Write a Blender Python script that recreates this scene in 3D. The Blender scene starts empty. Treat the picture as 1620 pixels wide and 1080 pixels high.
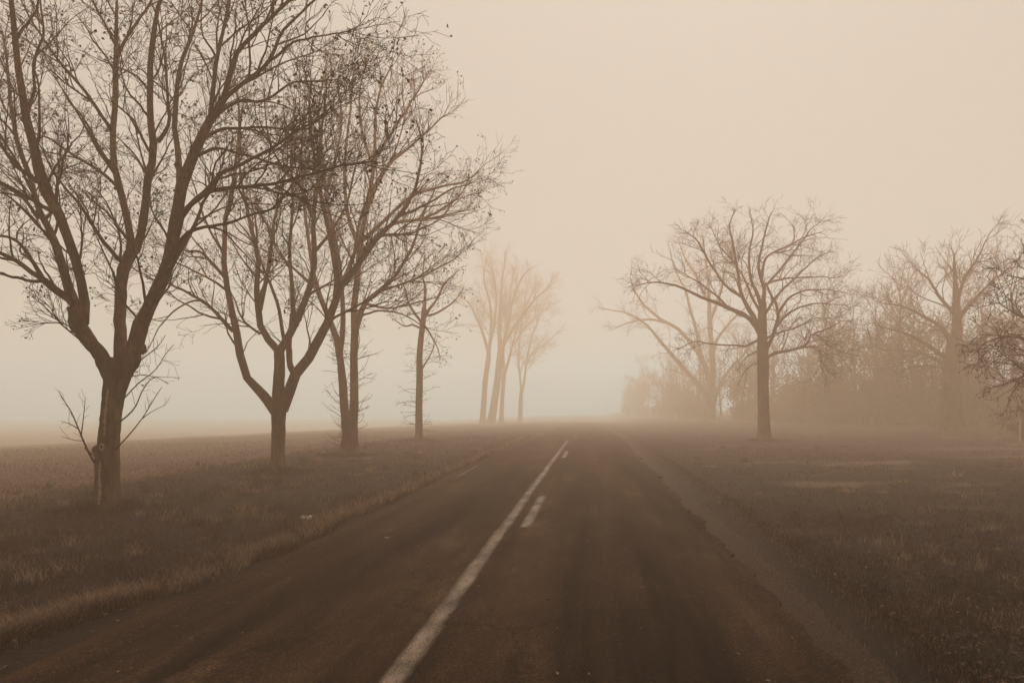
import bpy, math, random
import numpy as np

# ------------------------------------------------------------------ camera, sky, sun, exposure
random.seed(5)
SC = bpy.context.scene
COL = SC.collection
FPX, VX, VY, CAMH = 1220.0, 935.0, 645.0, 1.70      # focal length and vanishing point in photo units, eye height in m
cam_d = bpy.data.cameras.new('camera')
cam = bpy.data.objects.new('camera', cam_d); COL.objects.link(cam)
cam.location = (0, 0, CAMH); cam.rotation_euler = (math.radians(90), 0, 0)
cam_d.sensor_width = 36.0; cam_d.lens = 36.0 * FPX / 1620.0
cam_d.shift_x = -(VX - 810) / 1620.0; cam_d.shift_y = (VY - 540) / 1620.0
cam_d.clip_start = 0.05; cam_d.clip_end = 3000
SC.camera = cam

SUN_EL, SUN_AZ = math.radians(58), math.radians(8)   # high behind the fog, ahead of the viewer
W = bpy.data.worlds.new('World'); SC.world = W; W.use_nodes = True
nt = W.node_tree; nt.nodes.clear()
sky = nt.nodes.new('ShaderNodeTexSky'); sky.sky_type = 'NISHITA'; sky.sun_disc = False
sky.sun_elevation = SUN_EL; sky.sun_rotation = SUN_AZ; sky.dust_density = 6.0; sky.air_density = 1.0
bw = nt.nodes.new('ShaderNodeRGBToBW')
sc_ = nt.nodes.new('ShaderNodeMath'); sc_.operation = 'MULTIPLY'; sc_.inputs[1].default_value = 0.10
ad_ = nt.nodes.new('ShaderNodeMath'); ad_.operation = 'ADD'; ad_.inputs[1].default_value = 2.05   # overcast: even cloud light over the sky
tint = nt.nodes.new('ShaderNodeMix'); tint.data_type = 'RGBA'; tint.blend_type = 'MULTIPLY'
tint.inputs['Factor'].default_value = 1.0
tint.inputs[7].default_value = (1.0, 0.88, 0.755, 1)
bg = nt.nodes.new('ShaderNodeBackground'); bg.inputs['Strength'].default_value = 0.10
wo = nt.nodes.new('ShaderNodeOutputWorld')
L = nt.links.new
L(sky.outputs[0], bw.inputs[0]); L(bw.outputs[0], sc_.inputs[0]); L(sc_.outputs[0], ad_.inputs[0])
L(ad_.outputs[0], tint.inputs[6]); L(tint.outputs[2], bg.inputs[0]); L(bg.outputs[0], wo.inputs[0])

sun_d = bpy.data.lights.new('sun', 'SUN'); sun = bpy.data.objects.new('sun', sun_d); COL.objects.link(sun)
sun_d.energy = 1.5; sun_d.angle = math.radians(60); sun_d.color = (1.0, 0.86, 0.735)
sun.rotation_euler = (math.radians(90) - SUN_EL, 0, math.pi - SUN_AZ); sun.location = (0, 40, 60)

SC.view_settings.view_transform = 'Standard'; SC.view_settings.look = 'None'
SC.view_settings.gamma = 1.0; SC.view_settings.exposure = 1.10; SC.view_settings.use_curve_mapping = False
SC.render.engine = 'CYCLES'
SC.cycles.use_denoising = True
SC.cycles.max_bounces = 8; SC.cycles.diffuse_bounces = 2; SC.cycles.glossy_bounces = 1
SC.cycles.volume_bounces = 4; SC.cycles.transparent_max_bounces = 6
SC.cycles.sample_clamp_indirect = 6.0
FOG_DENSITY = 0.0120

# ------------------------------------------------------------------ helpers
def tag(o, label=None, cat=None, group=None, kind=None):
    if label: o['label'] = label
    if cat: o['category'] = cat
    if group: o['group'] = group
    if kind: o['kind'] = kind
    return o

def raw_mesh(name, verts, quads=None, tris=None, mat=None, smooth=True, cols=None, locs=None):
    """mesh from numpy arrays; quads (N,4), tris (M,3)"""
    me = bpy.data.meshes.new(name)
    verts = np.asarray(verts, np.float32)
    q = np.zeros((0, 4), np.int32) if quads is None else np.asarray(quads, np.int32)
    t = np.zeros((0, 3), np.int32) if tris is None else np.asarray(tris, np.int32)
    me.vertices.add(len(verts)); me.vertices.foreach_set('co', verts.ravel())
    li = np.concatenate([q.ravel(), t.ravel()]).astype(np.int32)
    me.loops.add(len(li)); me.loops.foreach_set('vertex_index', li)
    starts = np.concatenate([np.arange(len(q)) * 4, len(q) * 4 + np.arange(len(t)) * 3]).astype(np.int32)
    me.polygons.add(len(starts)); me.polygons.foreach_set('loop_start', starts)
    me.polygons.foreach_set('use_smooth', np.full(len(starts), smooth, dtype=bool))
    me.update(calc_edges=True)
    if cols is not None:
        a = me.color_attributes.new('tone', 'FLOAT_COLOR', 'POINT')
        a.data.foreach_set('color', np.asarray(cols, np.float32).ravel())
    if mat: me.materials.append(mat)
    me.validate()
    return me

def add(name, me, parent=None, loc=(0, 0, 0)):
    o = bpy.data.objects.new(name, me); COL.objects.link(o)
    o.location = loc
    if parent: o.parent = parent
    return o

def empty(name, loc):
    o = bpy.data.objects.new(name, None); COL.objects.link(o); o.location = loc
    o.empty_display_size = 0.3
    return o

def smooth01(a, b, x):
    t = np.clip((x - a) / (b - a), 0, 1); return t * t * (3 - 2 * t)

def vnoise(x, y, seed=0):
    """cheap smooth value noise, numpy"""
    xi = np.floor(x).astype(np.int64); yi = np.floor(y).astype(np.int64)
    fx = x - xi; fy = y - yi; fx = fx * fx * (3 - 2 * fx); fy = fy * fy * (3 - 2 * fy)
    def h(a, b):
        n = (a * 374761393 + b * 668265263 + seed * 974634777) & 0xFFFFFFFF
        n = ((n ^ (n >> 13)) * 1274126177) & 0xFFFFFFFF
        return ((n ^ (n >> 16)) & 0xFFFF) / 65535.0
    return (h(xi, yi) * (1 - fx) + h(xi + 1, yi) * fx) * (1 - fy) + (h(xi, yi + 1) * (1 - fx) + h(xi + 1, yi + 1) * fx) * fy

def fbm(x, y, seed=0, o=3):
    s = 0; a = 0.5; f = 1.0
    for k in range(o):
        s = s + a * vnoise(x * f, y * f, seed + k); a *= 0.5; f *= 2.03
    return s / (1 - 0.5 ** o)

# ------------------------------------------------------------------ materials (all procedural)
def new_mat(name, rough=0.9, spec=0.25):
    m = bpy.data.materials.new(name); m.use_nodes = True
    b = m.node_tree.nodes['Principled BSDF']
    b.inputs['Roughness'].default_value = rough
    b.inputs['Specular IOR Level'].default_value = spec
    return m, m.node_tree, b

def N(t, ty, **kw):
    n = t.nodes.new(ty)
    for k, v in kw.items(): setattr(n, k, v)
    return n

def ramp(t, stops):
    r = t.nodes.new('ShaderNodeValToRGB')
    e = r.color_ramp.elements
    while len(e) < len(stops): e.new(0.5)
    for i, (p, c) in enumerate(stops):
        e[i].position = p; e[i].color = (c[0], c[1], c[2], 1)
    return r

def noise_tex(t, coord, scale, detail=4, rough=0.6, stretch=None, dist=0.0):
    n = N(t, 'ShaderNodeTexNoise'); n.inputs['Scale'].default_value = scale
    n.inputs['Detail'].default_value = detail; n.inputs['Roughness'].default_value = rough
    n.inputs['Distortion'].default_value = dist
    src = coord
    if stretch:
        mp = N(t, 'ShaderNodeMapping'); mp.inputs['Scale'].default_value = stretch
        t.links.new(src, mp.inputs[0]); src = mp.outputs[0]
    t.links.new(src, n.inputs['Vector'])
    return n

def mixc(t, fac, a, b, mode='MIX'):
    m = N(t, 'ShaderNodeMix', data_type='RGBA', blend_type=mode)
    for sock, v in ((m.inputs['Factor'], fac), (m.inputs[6], a), (m.inputs[7], b)):
        if isinstance(v, (int, float)): sock.default_value = v
        elif isinstance(v, tuple): sock.default_value = (v[0], v[1], v[2], 1)
        else: t.links.new(v, sock)
    return m.outputs[2]

def bump(t, b, h, strength=0.5, dist=0.02):
    bp = N(t, 'ShaderNodeBump'); bp.inputs['Strength'].default_value = strength; bp.inputs['Distance'].default_value = dist
    t.links.new(h, bp.inputs['Height']); t.links.new(bp.outputs[0], b.inputs['Normal'])

def bark_mat(name, dark, light, scale=1.0):
    m, t, b = new_mat(name, 0.95, 0.12)
    g = N(t, 'ShaderNodeNewGeometry').outputs['Position']
    n1 = noise_tex(t, g, 15 * scale, 6, 0.7, (1, 1, 0.20), 0.8)
    n2 = noise_tex(t, g, 2.2 * scale, 3, 0.6, (1, 1, 0.5))
    n3 = noise_tex(t, g, 60 * scale, 3, 0.6, (1, 1, 0.35))
    r = ramp(t, [(0.30, dark), (0.72, light)]); t.links.new(n1.outputs[0], r.inputs[0])
    r2 = ramp(t, [(0.38, (0.45, 0.43, 0.41)), (0.66, (1.45, 1.45, 1.45))]); t.links.new(n2.outputs[0], r2.inputs[0])
    c = mixc(t, 1.0, r.outputs[0], r2.outputs[0], 'MULTIPLY')
    t.links.new(c, b.inputs['Base Color'])
    h = N(t, 'ShaderNodeMath', operation='MULTIPLY_ADD'); h.inputs[1].default_value = 0.35
    t.links.new(n3.outputs[0], h.inputs[0]); t.links.new(n1.outputs[0], h.inputs[2])
    bump(t, b, h.outputs[0], 1.0, 0.05)
    return m

def flat_noise_mat(name, c0, c1, scale=20, rough=0.9, spec=0.2):
    m, t, b = new_mat(name, rough, spec)
    g = N(t, 'ShaderNodeNewGeometry').outputs['Position']
    n = noise_tex(t, g, scale, 4)
    r = ramp(t, [(0.3, c0), (0.7, c1)]); t.links.new(n.outputs[0], r.inputs[0])
    t.links.new(r.outputs[0], b.inputs['Base Color'])
    return m

M = {}
M['bark'] = bark_mat('bark', (0.005, 0.0022, 0.0010), (0.150, 0.086, 0.048))
M['bark_bare'] = flat_noise_mat('bare_wood', (0.16, 0.10, 0.065), (0.30, 0.205, 0.14), 14)
M['twig'] = flat_noise_mat('twig_bark', (0.014, 0.0066, 0.0035), (0.034, 0.0178, 0.0100), 3.0, 0.9, 0.1)
M['leaf_dry'] = flat_noise_mat('dry_leaf', (0.018, 0.009, 0.0046), (0.050, 0.027, 0.0145), 30)

def tone_mat(name, stops, rough=0.9, spec=0.1, trans=0.0):
    """colour from the 'tone' attribute (red channel) through a ramp: each blade or leaf has its own tone"""
    m, t, b = new_mat(name, rough, spec)
    a = N(t, 'ShaderNodeAttribute', attribute_name='tone')
    s = N(t, 'ShaderNodeSeparateColor'); t.links.new(a.outputs['Color'], s.inputs[0])
    r = ramp(t, stops); t.links.new(s.outputs[0], r.inputs[0])
    t.links.new(r.outputs[0], b.inputs['Base Color'])
    return m
M['grass'] = tone_mat('grass', [(0.0, (0.005, 0.0024, 0.0011)), (0.45, (0.019, 0.0100, 0.0050)), (0.72, (0.082, 0.047, 0.026)), (1.0, (0.36, 0.235, 0.150))])
M['litter_leaf'] = tone_mat('fallen_leaf', [(0.0, (0.014, 0.007, 0.0035)), (0.6, (0.045, 0.025, 0.0135)), (1.0, (0.16, 0.10, 0.062))])
M['stone'] = tone_mat('grit', [(0.0, (0.030, 0.017, 0.0095)), (1.0, (0.13, 0.082, 0.050))])

def ground_mat():
    m, t, b = new_mat('soil_and_turf', 0.95, 0.1)
    g = N(t, 'ShaderNodeNewGeometry').outputs['Position']
    a = N(t, 'ShaderNodeAttribute', attribute_name='tone')
    s = N(t, 'ShaderNodeSeparateColor'); t.links.new(a.outputs['Color'], s.inputs[0])
    nf = noise_tex(t, g, 26, 6, 0.7)
    nm = noise_tex(t, g, 1.3, 5, 0.65, (1, 0.55, 1), 0.3)
    nw = noise_tex(t, g, 0.23, 4, 0.6, (1, 0.6, 1), 0.4)
    turf = ramp(t, [(0.25, (0.005, 0.0024, 0.0011)), (0.55, (0.012, 0.0060, 0.0030)), (0.85, (0.046, 0.026, 0.0145))])
    t.links.new(nf.outputs[0], turf.inputs[0])
    patch = ramp(t, [(0.35, (0.5, 0.48, 0.46)), (0.70, (2.2, 2.2, 2.2))]); t.links.new(nm.outputs[0], patch.inputs[0])
    wide = ramp(t, [(0.35, (0.75, 0.74, 0.73)), (0.65, (1.25, 1.25, 1.25))]); t.links.new(nw.outputs[0], wide.inputs[0])
    c = mixc(t, 1.0, turf.outputs[0], patch.outputs[0], 'MULTIPLY')
    c = mixc(t, 1.0, c, wide.outputs[0], 'MULTIPLY')
    # stubble field: pale rows along the road's direction
    fr = noise_tex(t, g, 3.2, 5, 0.7, (1, 0.05, 1))
    frr = ramp(t, [(0.3, (0.040, 0.023, 0.013)), (0.7, (0.115, 0.071, 0.044))]); t.links.new(fr.outputs[0], frr.inputs[0])
    c = mixc(t, s.outputs[1], c, frr.outputs[0])
    # bare dirt and grit: shoulder strip, worn track
    di = noise_tex(t, g, 45, 5, 0.75)
    dr = ramp(t, [(0.25, (0.010, 0.0052, 0.0027)), (0.75, (0.055, 0.032, 0.018))]); t.links.new(di.outputs[0], dr.inputs[0])
    c = mixc(t, s.outputs[0], c, dr.outputs[0])
    wr = ramp(t, [(0.25, (0.075, 0.046, 0.028)), (0.75, (0.16, 0.103, 0.066))]); t.links.new(di.outputs[0], wr.inputs[0])
    c = mixc(t, s.outputs[2], c, wr.outputs[0])
    t.links.new(c, b.inputs['Base Color'])
    bump(t, b, nf.outputs[0], 0.9, 0.05)
    return m
M['ground'] = ground_mat()

def asphalt_mat():
    m, t, b = new_mat('worn_asphalt', 0.95, 0.02)
    g = N(t, 'ShaderNodeNewGeometry').outputs['Position']
    agg = N(t, 'ShaderNodeTexVoronoi'); agg.inputs['Scale'].default_value = 85; t.links.new(g, agg.inputs['Vector'])
    fine = noise_tex(t, g, 70, 6, 0.85)
    strip = noise_tex(t, g, 1.25, 5, 0.65, (1.0, 0.045, 1))            # wheel paths and drag streaks along the lane
    blot = noise_tex(t, g, 0.9, 7, 0.72, (1.0, 0.42, 1), 0.25)         # patches where the binder has worn off
    c0 = ramp(t, [(0.38, (0.0015, 0.0007, 0.0003)), (0.52, (0.0085, 0.0044, 0.0022)), (0.66, (0.0380, 0.0215, 0.0120))]); t.links.new(fine.outputs[0], c0.inputs[0])
    r1 = ramp(t, [(0.38, (0.35, 0.33, 0.32)), (0.64, (3.9, 3.9, 3.9))]); 
    grain = noise_tex(t, g, 55, 5, 0.8)
    def speckle(src, k):
        a1 = N(t, 'ShaderNodeMath', operation='MULTIPLY_ADD'); a1.inputs[1].default_value = k; a1.inputs[2].default_value = -0.5 * k
        t.links.new(grain.outputs[0], a1.inputs[0])
        a2 = N(t, 'ShaderNodeMath', operation='ADD'); t.links.new(a1.outputs[0], a2.inputs[0]); t.links.new(src, a2.inputs[1])
        return a2.outputs[0]
    t.links.new(speckle(strip.outputs[0], 0.22), r1.inputs[0])
    r2 = ramp(t, [(0.36, (0.55, 0.53, 0.52)), (0.53, (1.0, 1.0, 1.0)), (0.70, (2.3, 2.5, 2.7))]); t.links.new(speckle(blot.outputs[0], 0.42), r2.inputs[0])
    c = mixc(t, 1.0, c0.outputs[0], r1.outputs[0], 'MULTIPLY')
    c = mixc(t, 1.0, c, r2.outputs[0], 'MULTIPLY')
    pale = ramp(t, [(0.0, (1, 1, 1)), (0.10, (1, 1, 1)), (0.16, (0, 0, 0))]); t.links.new(agg.outputs['Distance'], pale.inputs[0])
    chip = noise_tex(t, g, 9, 3, 0.6); cr = ramp(t, [(0.52, (0, 0, 0)), (0.70, (0.55, 0.55, 0.55))]); t.links.new(chip.outputs[0], cr.inputs[0])
    pf = mixc(t, 1.0, pale.outputs[0], cr.outputs[0], 'MULTIPLY')
    c = mixc(t, pf, c, (0.10, 0.064, 0.040))
    # cracks
    cw = noise_tex(t, g, 1.7, 4, 0.6)
    wv = N(t, 'ShaderNodeVectorMath', operation='MULTIPLY_ADD'); wv.inputs[1].default_value = (0.7, 0.7, 0.7)
    t.links.new(cw.outputs['Color'], wv.inputs[0]); t.links.new(g, wv.inputs[2])
    mp = N(t, 'ShaderNodeMapping'); mp.inputs['Scale'].default_value = (1, 0.33, 1); t.links.new(wv.outputs[0], mp.inputs[0])
    vc = N(t, 'ShaderNodeTexVoronoi', feature='DISTANCE_TO_EDGE'); vc.inputs['Scale'].default_value = 0.85; t.links.new(mp.outputs[0], vc.inputs['Vector'])
    ck = ramp(t, [(0.0, (0, 0, 0)), (0.006, (0.1, 0.1, 0.1)), (0.014, (1, 1, 1))]); t.links.new(vc.outputs['Distance'], ck.inputs[0])
    ckm = mixc(t, cr.outputs[0], (1, 1, 1), ck.outputs[0])
    c = mixc(t, 1.0, c, mixc(t, 0.5, (1, 1, 1), ck.outputs[0]), 'MULTIPLY')
    t.links.new(c, b.inputs['Base Color'])
    h = N(t, 'ShaderNodeMath', operation='ADD'); t.links.new(agg.outputs['Distance'], h.inputs[0]); t.links.new(fine.outputs[0], h.inputs[1])
    bump(t, b, h.outputs[0], 0.6, 0.006)
    return m
M['asphalt'] = asphalt_mat()

def paint_mat():
    m, t, b = new_mat('worn_road_paint', 0.75, 0.25)
    g = N(t, 'ShaderNodeNewGeometry').outputs['Position']
    a = N(t, 'ShaderNodeAttribute', attribute_name='tone')
    s = N(t, 'ShaderNodeSeparateColor'); t.links.new(a.outputs['Color'], s.inputs[0])
    fine = noise_tex(t, g, 75, 4, 0.75); blot = noise_tex(t, g, 5, 4, 0.65, (1, 0.35, 1))
    col = ramp(t, [(0.25, (0.085, 0.052, 0.031)), (0.75, (0.19, 0.125, 0.080))]); t.links.new(blot.outputs[0], col.inputs[0])
    t.links.new(col.outputs[0], b.inputs['Base Color'])
    f = N(t, 'ShaderNodeMath', operation='MULTIPLY_ADD'); f.inputs[1].default_value = 0.75
    t.links.new(fine.outputs[0], f.inputs[0]); 
    f2 = N(t, 'ShaderNodeMath', operation='MULTIPLY_ADD'); f2.inputs[1].default_value = 0.55; f2.inputs[2].default_value = -0.16
    t.links.new(blot.outputs[0], f2.inputs[0]); t.links.new(f2.outputs[0], f.inputs[2])
    f3 = N(t, 'ShaderNodeMath', operation='ADD'); t.links.new(f.outputs[0], f3.inputs[0])
    e = N(t, 'ShaderNodeMath', operation='MULTIPLY_ADD'); e.inputs[1].default_value = 0.50; e.inputs[2].default_value = -0.42
    t.links.new(s.outputs[0], e.inputs[0]); t.links.new(e.outputs[0], f3.inputs[1])     # thinner towards the line's own edges
    k = ramp(t, [(0.30, (0, 0, 0)), (0.62, (0.92, 0.92, 0.92))]); t.links.new(f3.outputs[0], k.inputs[0])
    tr = N(t, 'ShaderNodeBsdfTransparent'); mx = N(t, 'ShaderNodeMixShader')
    t.links.new(k.outputs[0], mx.inputs[0]); t.links.new(tr.outputs[0], mx.inputs[1]); t.links.new(b.outputs[0], mx.inputs[2])
    t.links.new(mx.outputs[0], t.nodes['Material Output'].inputs['Surface'])
    return m
M['paint'] = paint_mat()
M['paper'] = flat_noise_mat('scrap_paper', (0.45, 0.36, 0.28), (0.62, 0.52, 0.41), 40, 0.7)
M['post'] = flat_noise_mat('weathered_post', (0.20, 0.14, 0.10), (0.36, 0.27, 0.20), 20)

# ------------------------------------------------------------------ terrain, road
def base_z(x, y):
    x = np.asarray(x, float); y = np.asarray(y, float)
    s = np.clip(y - 35, 0, 160)
    z = -0.01 * s * s / (s + 15) * (1 - smooth01(3, 14, x))
    z = z + 0.6 * smooth01(12, 30, x) * smooth01(25, 60, y)
    d = np.clip(-11.0 - x, 0, 60)
    return z - 0.05 * d * d / (d + 14)

def road_left(y):
    y = np.asarray(y, float)
    return -3.52 - 0.50 * (1 - smooth01(4.5, 8.6, y)) - 0.20 * (fbm(y * 0.35, y * 0 + 3, 11) - 0.5) - 0.14 * (fbm(y * 2.1, y * 0, 4) - 0.5)
def road_right(y):
    y = np.asarray(y, float)
    return 1.66 + 0.26 * (fbm(y * 0.45, y * 0 + 9, 21) - 0.5) + 0.22 * (fbm(y * 2.4, y * 0 + 1, 8) - 0.5)
def road_z(x, y):
    return base_z(x, y) + 0.045 * (1 - ((np.asarray(x) + 0.93) / 2.8) ** 2) + 0.012 * (fbm(np.asarray(x) * 0.8, np.asarray(y) * 0.25, 2) - 0.5)

def ground_z(x, y):
    x = np.asarray(x, float); y = np.asarray(y, float)
    b = base_z(x, y)
    onroad = smooth01(-3.72, -3.50, x) * (1 - smooth01(1.50, 1.62, x))
    b = b - 0.06 * onroad
    b = b - 0.03 * smooth01(1.45, 1.6, x) * (1 - smooth01(2.35, 2.55, x))
    wob = 0.16 * (fbm(y * 0.3, y * 0, 33) - 0.5)
    rut = np.exp(-((x - 2.16 - wob) / 0.11) ** 2) * (0.055 + 0.06 * fbm(y * 0.5, y * 0 + 5, 17))
    ridge = np.exp(-((x - 2.46 - wob) / 0.09) ** 2) * 0.035
    lip = np.exp(-((x + 4.1) / 0.22) ** 2) * 0.04
    rough = (fbm(x * 1.3, y * 1.3, 40, 4) - 0.5) * 0.09 + (fbm(x * 0.25, y * 0.25, 41) - 0.5) * 0.22 * smooth01(5, 14, np.abs(x + 0.9))
    off = smooth01(2.3, 3.6, x) + (1 - smooth01(-5.4, -3.8, x))
    mound = np.zeros_like(x)
    for (tx, ty) in TREE_SPOTS:
        mound = mound + 0.06 * np.exp(-((x - tx) ** 2 + (y - ty) ** 2) / 0.9)
    return b - rut + ridge + lip + rough * np.clip(off, 0, 1) + mound

def plane_xz(px, py, d):
    """a photo bearing carried out to distance d: world position"""
    return np.array([(px - VX) / FPX * d, d, CAMH + (VY - py) / FPX * d])

D = dict(t1=12.7, t2=19.75, t3=26.9, t4=39.0, g1=128.0, g2=138.0, g3=146.0, r1=39.9, r2=98.0, r3=48.0, r4=20.0)
TREE_SPOTS = [(((170 - VX) / FPX) * 12.7, 12.7), (((441 - VX) / FPX) * 19.75, 19.75), (((553 - VX) / FPX) * 26.9, 26.9),
              (((663 - VX) / FPX) * 39.0, 39.0), (((1209 - VX) / FPX) * 39.9, 39.9)]

def grid(xs, ys):
    X, Y = np.meshgrid(xs, ys); nx, ny = len(xs), len(ys)
    i = np.arange(ny - 1)[:, None] * nx + np.arange(nx - 1)[None]
    q = np.stack([i, i + 1, i + nx + 1, i + nx], -1).reshape(-1, 4)
    return X.ravel(), Y.ravel(), q

xs = np.unique(np.round(np.concatenate([np.arange(-6, 5, 0.09), np.arange(-14, -6, 0.25), np.arange(5, 16, 0.25),
     -14 - 1.0 * 1.16 ** np.arange(0, 27) + 1, 16 + 1.0 * 1.16 ** np.arange(0, 27) - 1, [-340, 340]]), 3))
ys = np.unique(np.round(np.concatenate([np.arange(-12, 2, 1.0), np.arange(2, 16, 0.13), np.arange(16, 45, 0.4), np.arange(45, 100, 2.0), 100 * 1.13 ** np.arange(0, 11)]), 3))
GX, GY, GQ = grid(xs, ys)
GZ = ground_z(GX, GY)
edge_n = 0.9 * (fbm(GX * 1.1, GY * 0.5, 51) - 0.5)
dirt = smooth01(1.35, 1.5, GX) * (1 - smooth01(1.95, 2.12, GX + 0.25 * edge_n)) * (0.55 + 0.6 * fbm(GX * 2, GY * 1.2, 52))
field = 1 - smooth01(-11.4, -10.2, GX + edge_n)
track = smooth01(11.5, 17, GX + 3 * (fbm(GX * 0.4, GY * 0.4, 55) - 0.5)) * np.clip(np.exp(-((GY - 27.2 - 0.05 * (GX - 14)) / 0.8) ** 2) + np.exp(-((GY - 31.5 - 0.05 * (GX - 14)) / 0.9) ** 2), 0, 1) * (1 - smooth01(60, 75, GX))
spots = smooth01(0.60, 0.80, fbm(GX * 0.42, GY * 0.75, 57, 4) + 0.25 * (fbm(GX * 2.5, GY * 2.5, 58) - 0.5)) * smooth01(3, 5, GX) * (1 - smooth01(45, 60, GY)) * 0.7
tone = np.stack([np.clip(dirt, 0, 1), field, np.clip(track * 0.9 + spots, 0, 1), np.ones_like(GX)], -1)
ground = add('ground', raw_mesh('ground', np.stack([GX, GY, GZ], -1), GQ, mat=M['ground'], cols=tone))
tag(ground, 'dark turf, worn verge and stubble field either side of the road', kind='structure')

# road sheet with broken edges and a real thickness
yr = np.unique(np.round(np.concatenate([np.arange(-12, 2, 1.0), np.arange(2, 22, 0.09), np.arange(22, 60, 0.35), np.arange(60, 338, 4.0)]), 3))
u = np.linspace(0, 1, 21)
Lx, Rx = road_left(yr), road_right(yr)
RX = Lx[:, None] * (1 - u) + Rx[:, None] * u
RY = np.repeat(yr[:, None], len(u), 1)
RZ = road_z(RX, RY)
top = np.stack([RX, RY, RZ], -1)
skL = top[:, :1].copy(); skL[..., 2] -= 0.16; skL[..., 0] -= 0.015
skR = top[:, -1:].copy(); skR[..., 2] -= 0.16; skR[..., 0] += 0.015
V = np.concatenate([skL, top, skR], 1); nx = V.shape[1]; ny = V.shape[0]
i = np.arange(ny - 1)[:, None] * nx + np.arange(nx - 1)[None]
Q = np.stack([i, i + 1, i + nx + 1, i + nx], -1).reshape(-1, 4)
road = add('road', raw_mesh('road', V.reshape(-1, 3), Q, mat=M['asphalt'], smooth=False))
tag(road, 'straight worn asphalt country road running into the fog', kind='structure')

def marking(name, x0, w, y0, y1, step=0.25, wob=0.0):
    yy = np.arange(y0, y1 + 1e-6, step) if y1 - y0 > step else np.array([y0, y1])
    uu = np.linspace(-0.5, 0.5, 9)
    wx = wob * (fbm(yy * 0.4, yy * 0, 77) - 0.5)
    X = x0 + wx[:, None] + uu[None] * w; Y = np.repeat(yy[:, None], 9, 1)
    # the ends of the stroke are not cut square
    Z = road_z(X, Y) + 0.005
    cols = np.zeros((len(yy), 9, 4)); cols[..., 0] = (1 - (np.abs(uu) * 2) ** 2.2)[None]; cols[..., 3] = 1
    i = np.arange(len(yy) - 1)[:, None] * 9 + np.arange(8)[None]
    q = np.stack([i, i + 1, i + 10, i + 9], -1).reshape(-1, 4)
    return add(name, raw_mesh(name, np.stack([X, Y, Z], -1).reshape(-1, 3), q, mat=M['paint'], cols=cols.reshape(-1, 4)), road)
marking('centre_line', -1.20, 0.235, -6, 40.0, 0.2, 0.02)
for y0, y1 in ((10.7, 14.6), (25.6, 29.6), (43.5, 47.5)):
    marking('line_dash', -0.91, 0.235, y0, y1, 0.2, 0.02)
marking('edge_line_remnant', -3.28, 0.10, 19.0, 22.5, 0.2, 0.05)

# ------------------------------------------------------------------ haze: one box of even fog
def box_mesh(name, lo, hi):
    x0, y0, z0 = lo; x1, y1, z1 = hi
    v = [(x0, y0, z0), (x1, y0, z0), (x1, y1, z0), (x0, y1, z0), (x0, y0, z1), (x1, y0, z1), (x1, y1, z1), (x0, y1, z1)]
    q = [(0, 3, 2, 1), (4, 5, 6, 7), (0, 1, 5, 4), (1, 2, 6, 5), (2, 3, 7, 6), (3, 0, 4, 7)]
    return raw_mesh(name, v, q, smooth=False)
hm = bpy.data.materials.new('fog_air'); hm.use_nodes = True
ht = hm.node_tree; ht.nodes.clear()
pv = ht.nodes.new('ShaderNodeVolumePrincipled'); ho = ht.nodes.new('ShaderNodeOutputMaterial')
pv.inputs['Color'].default_value = (1.0, 0.69, 0.48, 1)      # pale warm mist
pv.inputs['Absorption Color'].default_value = (1, 0.94, 0.88, 1)
pv.inputs['Density'].default_value = FOG_DENSITY
pv.inputs['Density Attribute'].default_value = ''
pv.inputs['Anisotropy'].default_value = 0.30
ht.links.new(pv.outputs[0], ho.inputs['Volume'])
hz = box_mesh('haze', (-380, -40, -6.0), (380, 420, 26.0)); hz.materials.append(hm)
tag(add('haze', hz), 'pale even fog filling the air over road, field and trees', kind='stuff')

# ------------------------------------------------------------------ tree building
def unit(v): return v / np.maximum(np.linalg.norm(v, axis=-1, keepdims=True), 1e-9)

def tubes(P, R, sides, lump=None, cap=False):
    """P (B,n,3), R (B,n) -> verts, quads of B tapered tubes"""
    B, n, _ = P.shape
    T = np.empty_like(P); T[:, 1:-1] = P[:, 2:] - P[:, :-2]; T[:, 0] = P[:, 1] - P[:, 0]; T[:, -1] = P[:, -1] - P[:, -2]
    T = unit(T); mt = unit(T.mean(1))
    ref = np.where(np.abs(mt[:, 1:2]) < 0.75, np.array([[0., 1, 0]]), np.array([[1., 0, 0]]))
    Nn = unit(np.cross(T, np.repeat(ref[:, None], n, 1))); Bn = np.cross(T, Nn)
    a = np.arange(sides) / sides * 2 * np.pi
    rr = R[..., None] * np.ones(sides)
    if lump is not None: rr = rr * lump
    V = P[:, :, None] + rr[..., None] * (Nn[:, :, None] * np.cos(a)[None, None, :, None] + Bn[:, :, None] * np.sin(a)[None, None, :, None])
    idx = (np.arange(B)[:, None, None] * n + np.arange(n - 1)[None, :, None]) * sides
    j = np.arange(sides)[None, None]; j2 = (j + 1) % sides
    q = np.stack([idx + j, idx + j2, idx + sides + j2, idx + sides + j], -1).reshape(-1, 4)
    return V.reshape(-1, 3), q

def join(parts):
    vs, qs, o = [], [], 0
    for v, q in parts:
        vs.append(v); qs.append(q + o); o += len(v)
    return np.concatenate(vs), np.concatenate(qs)

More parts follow.
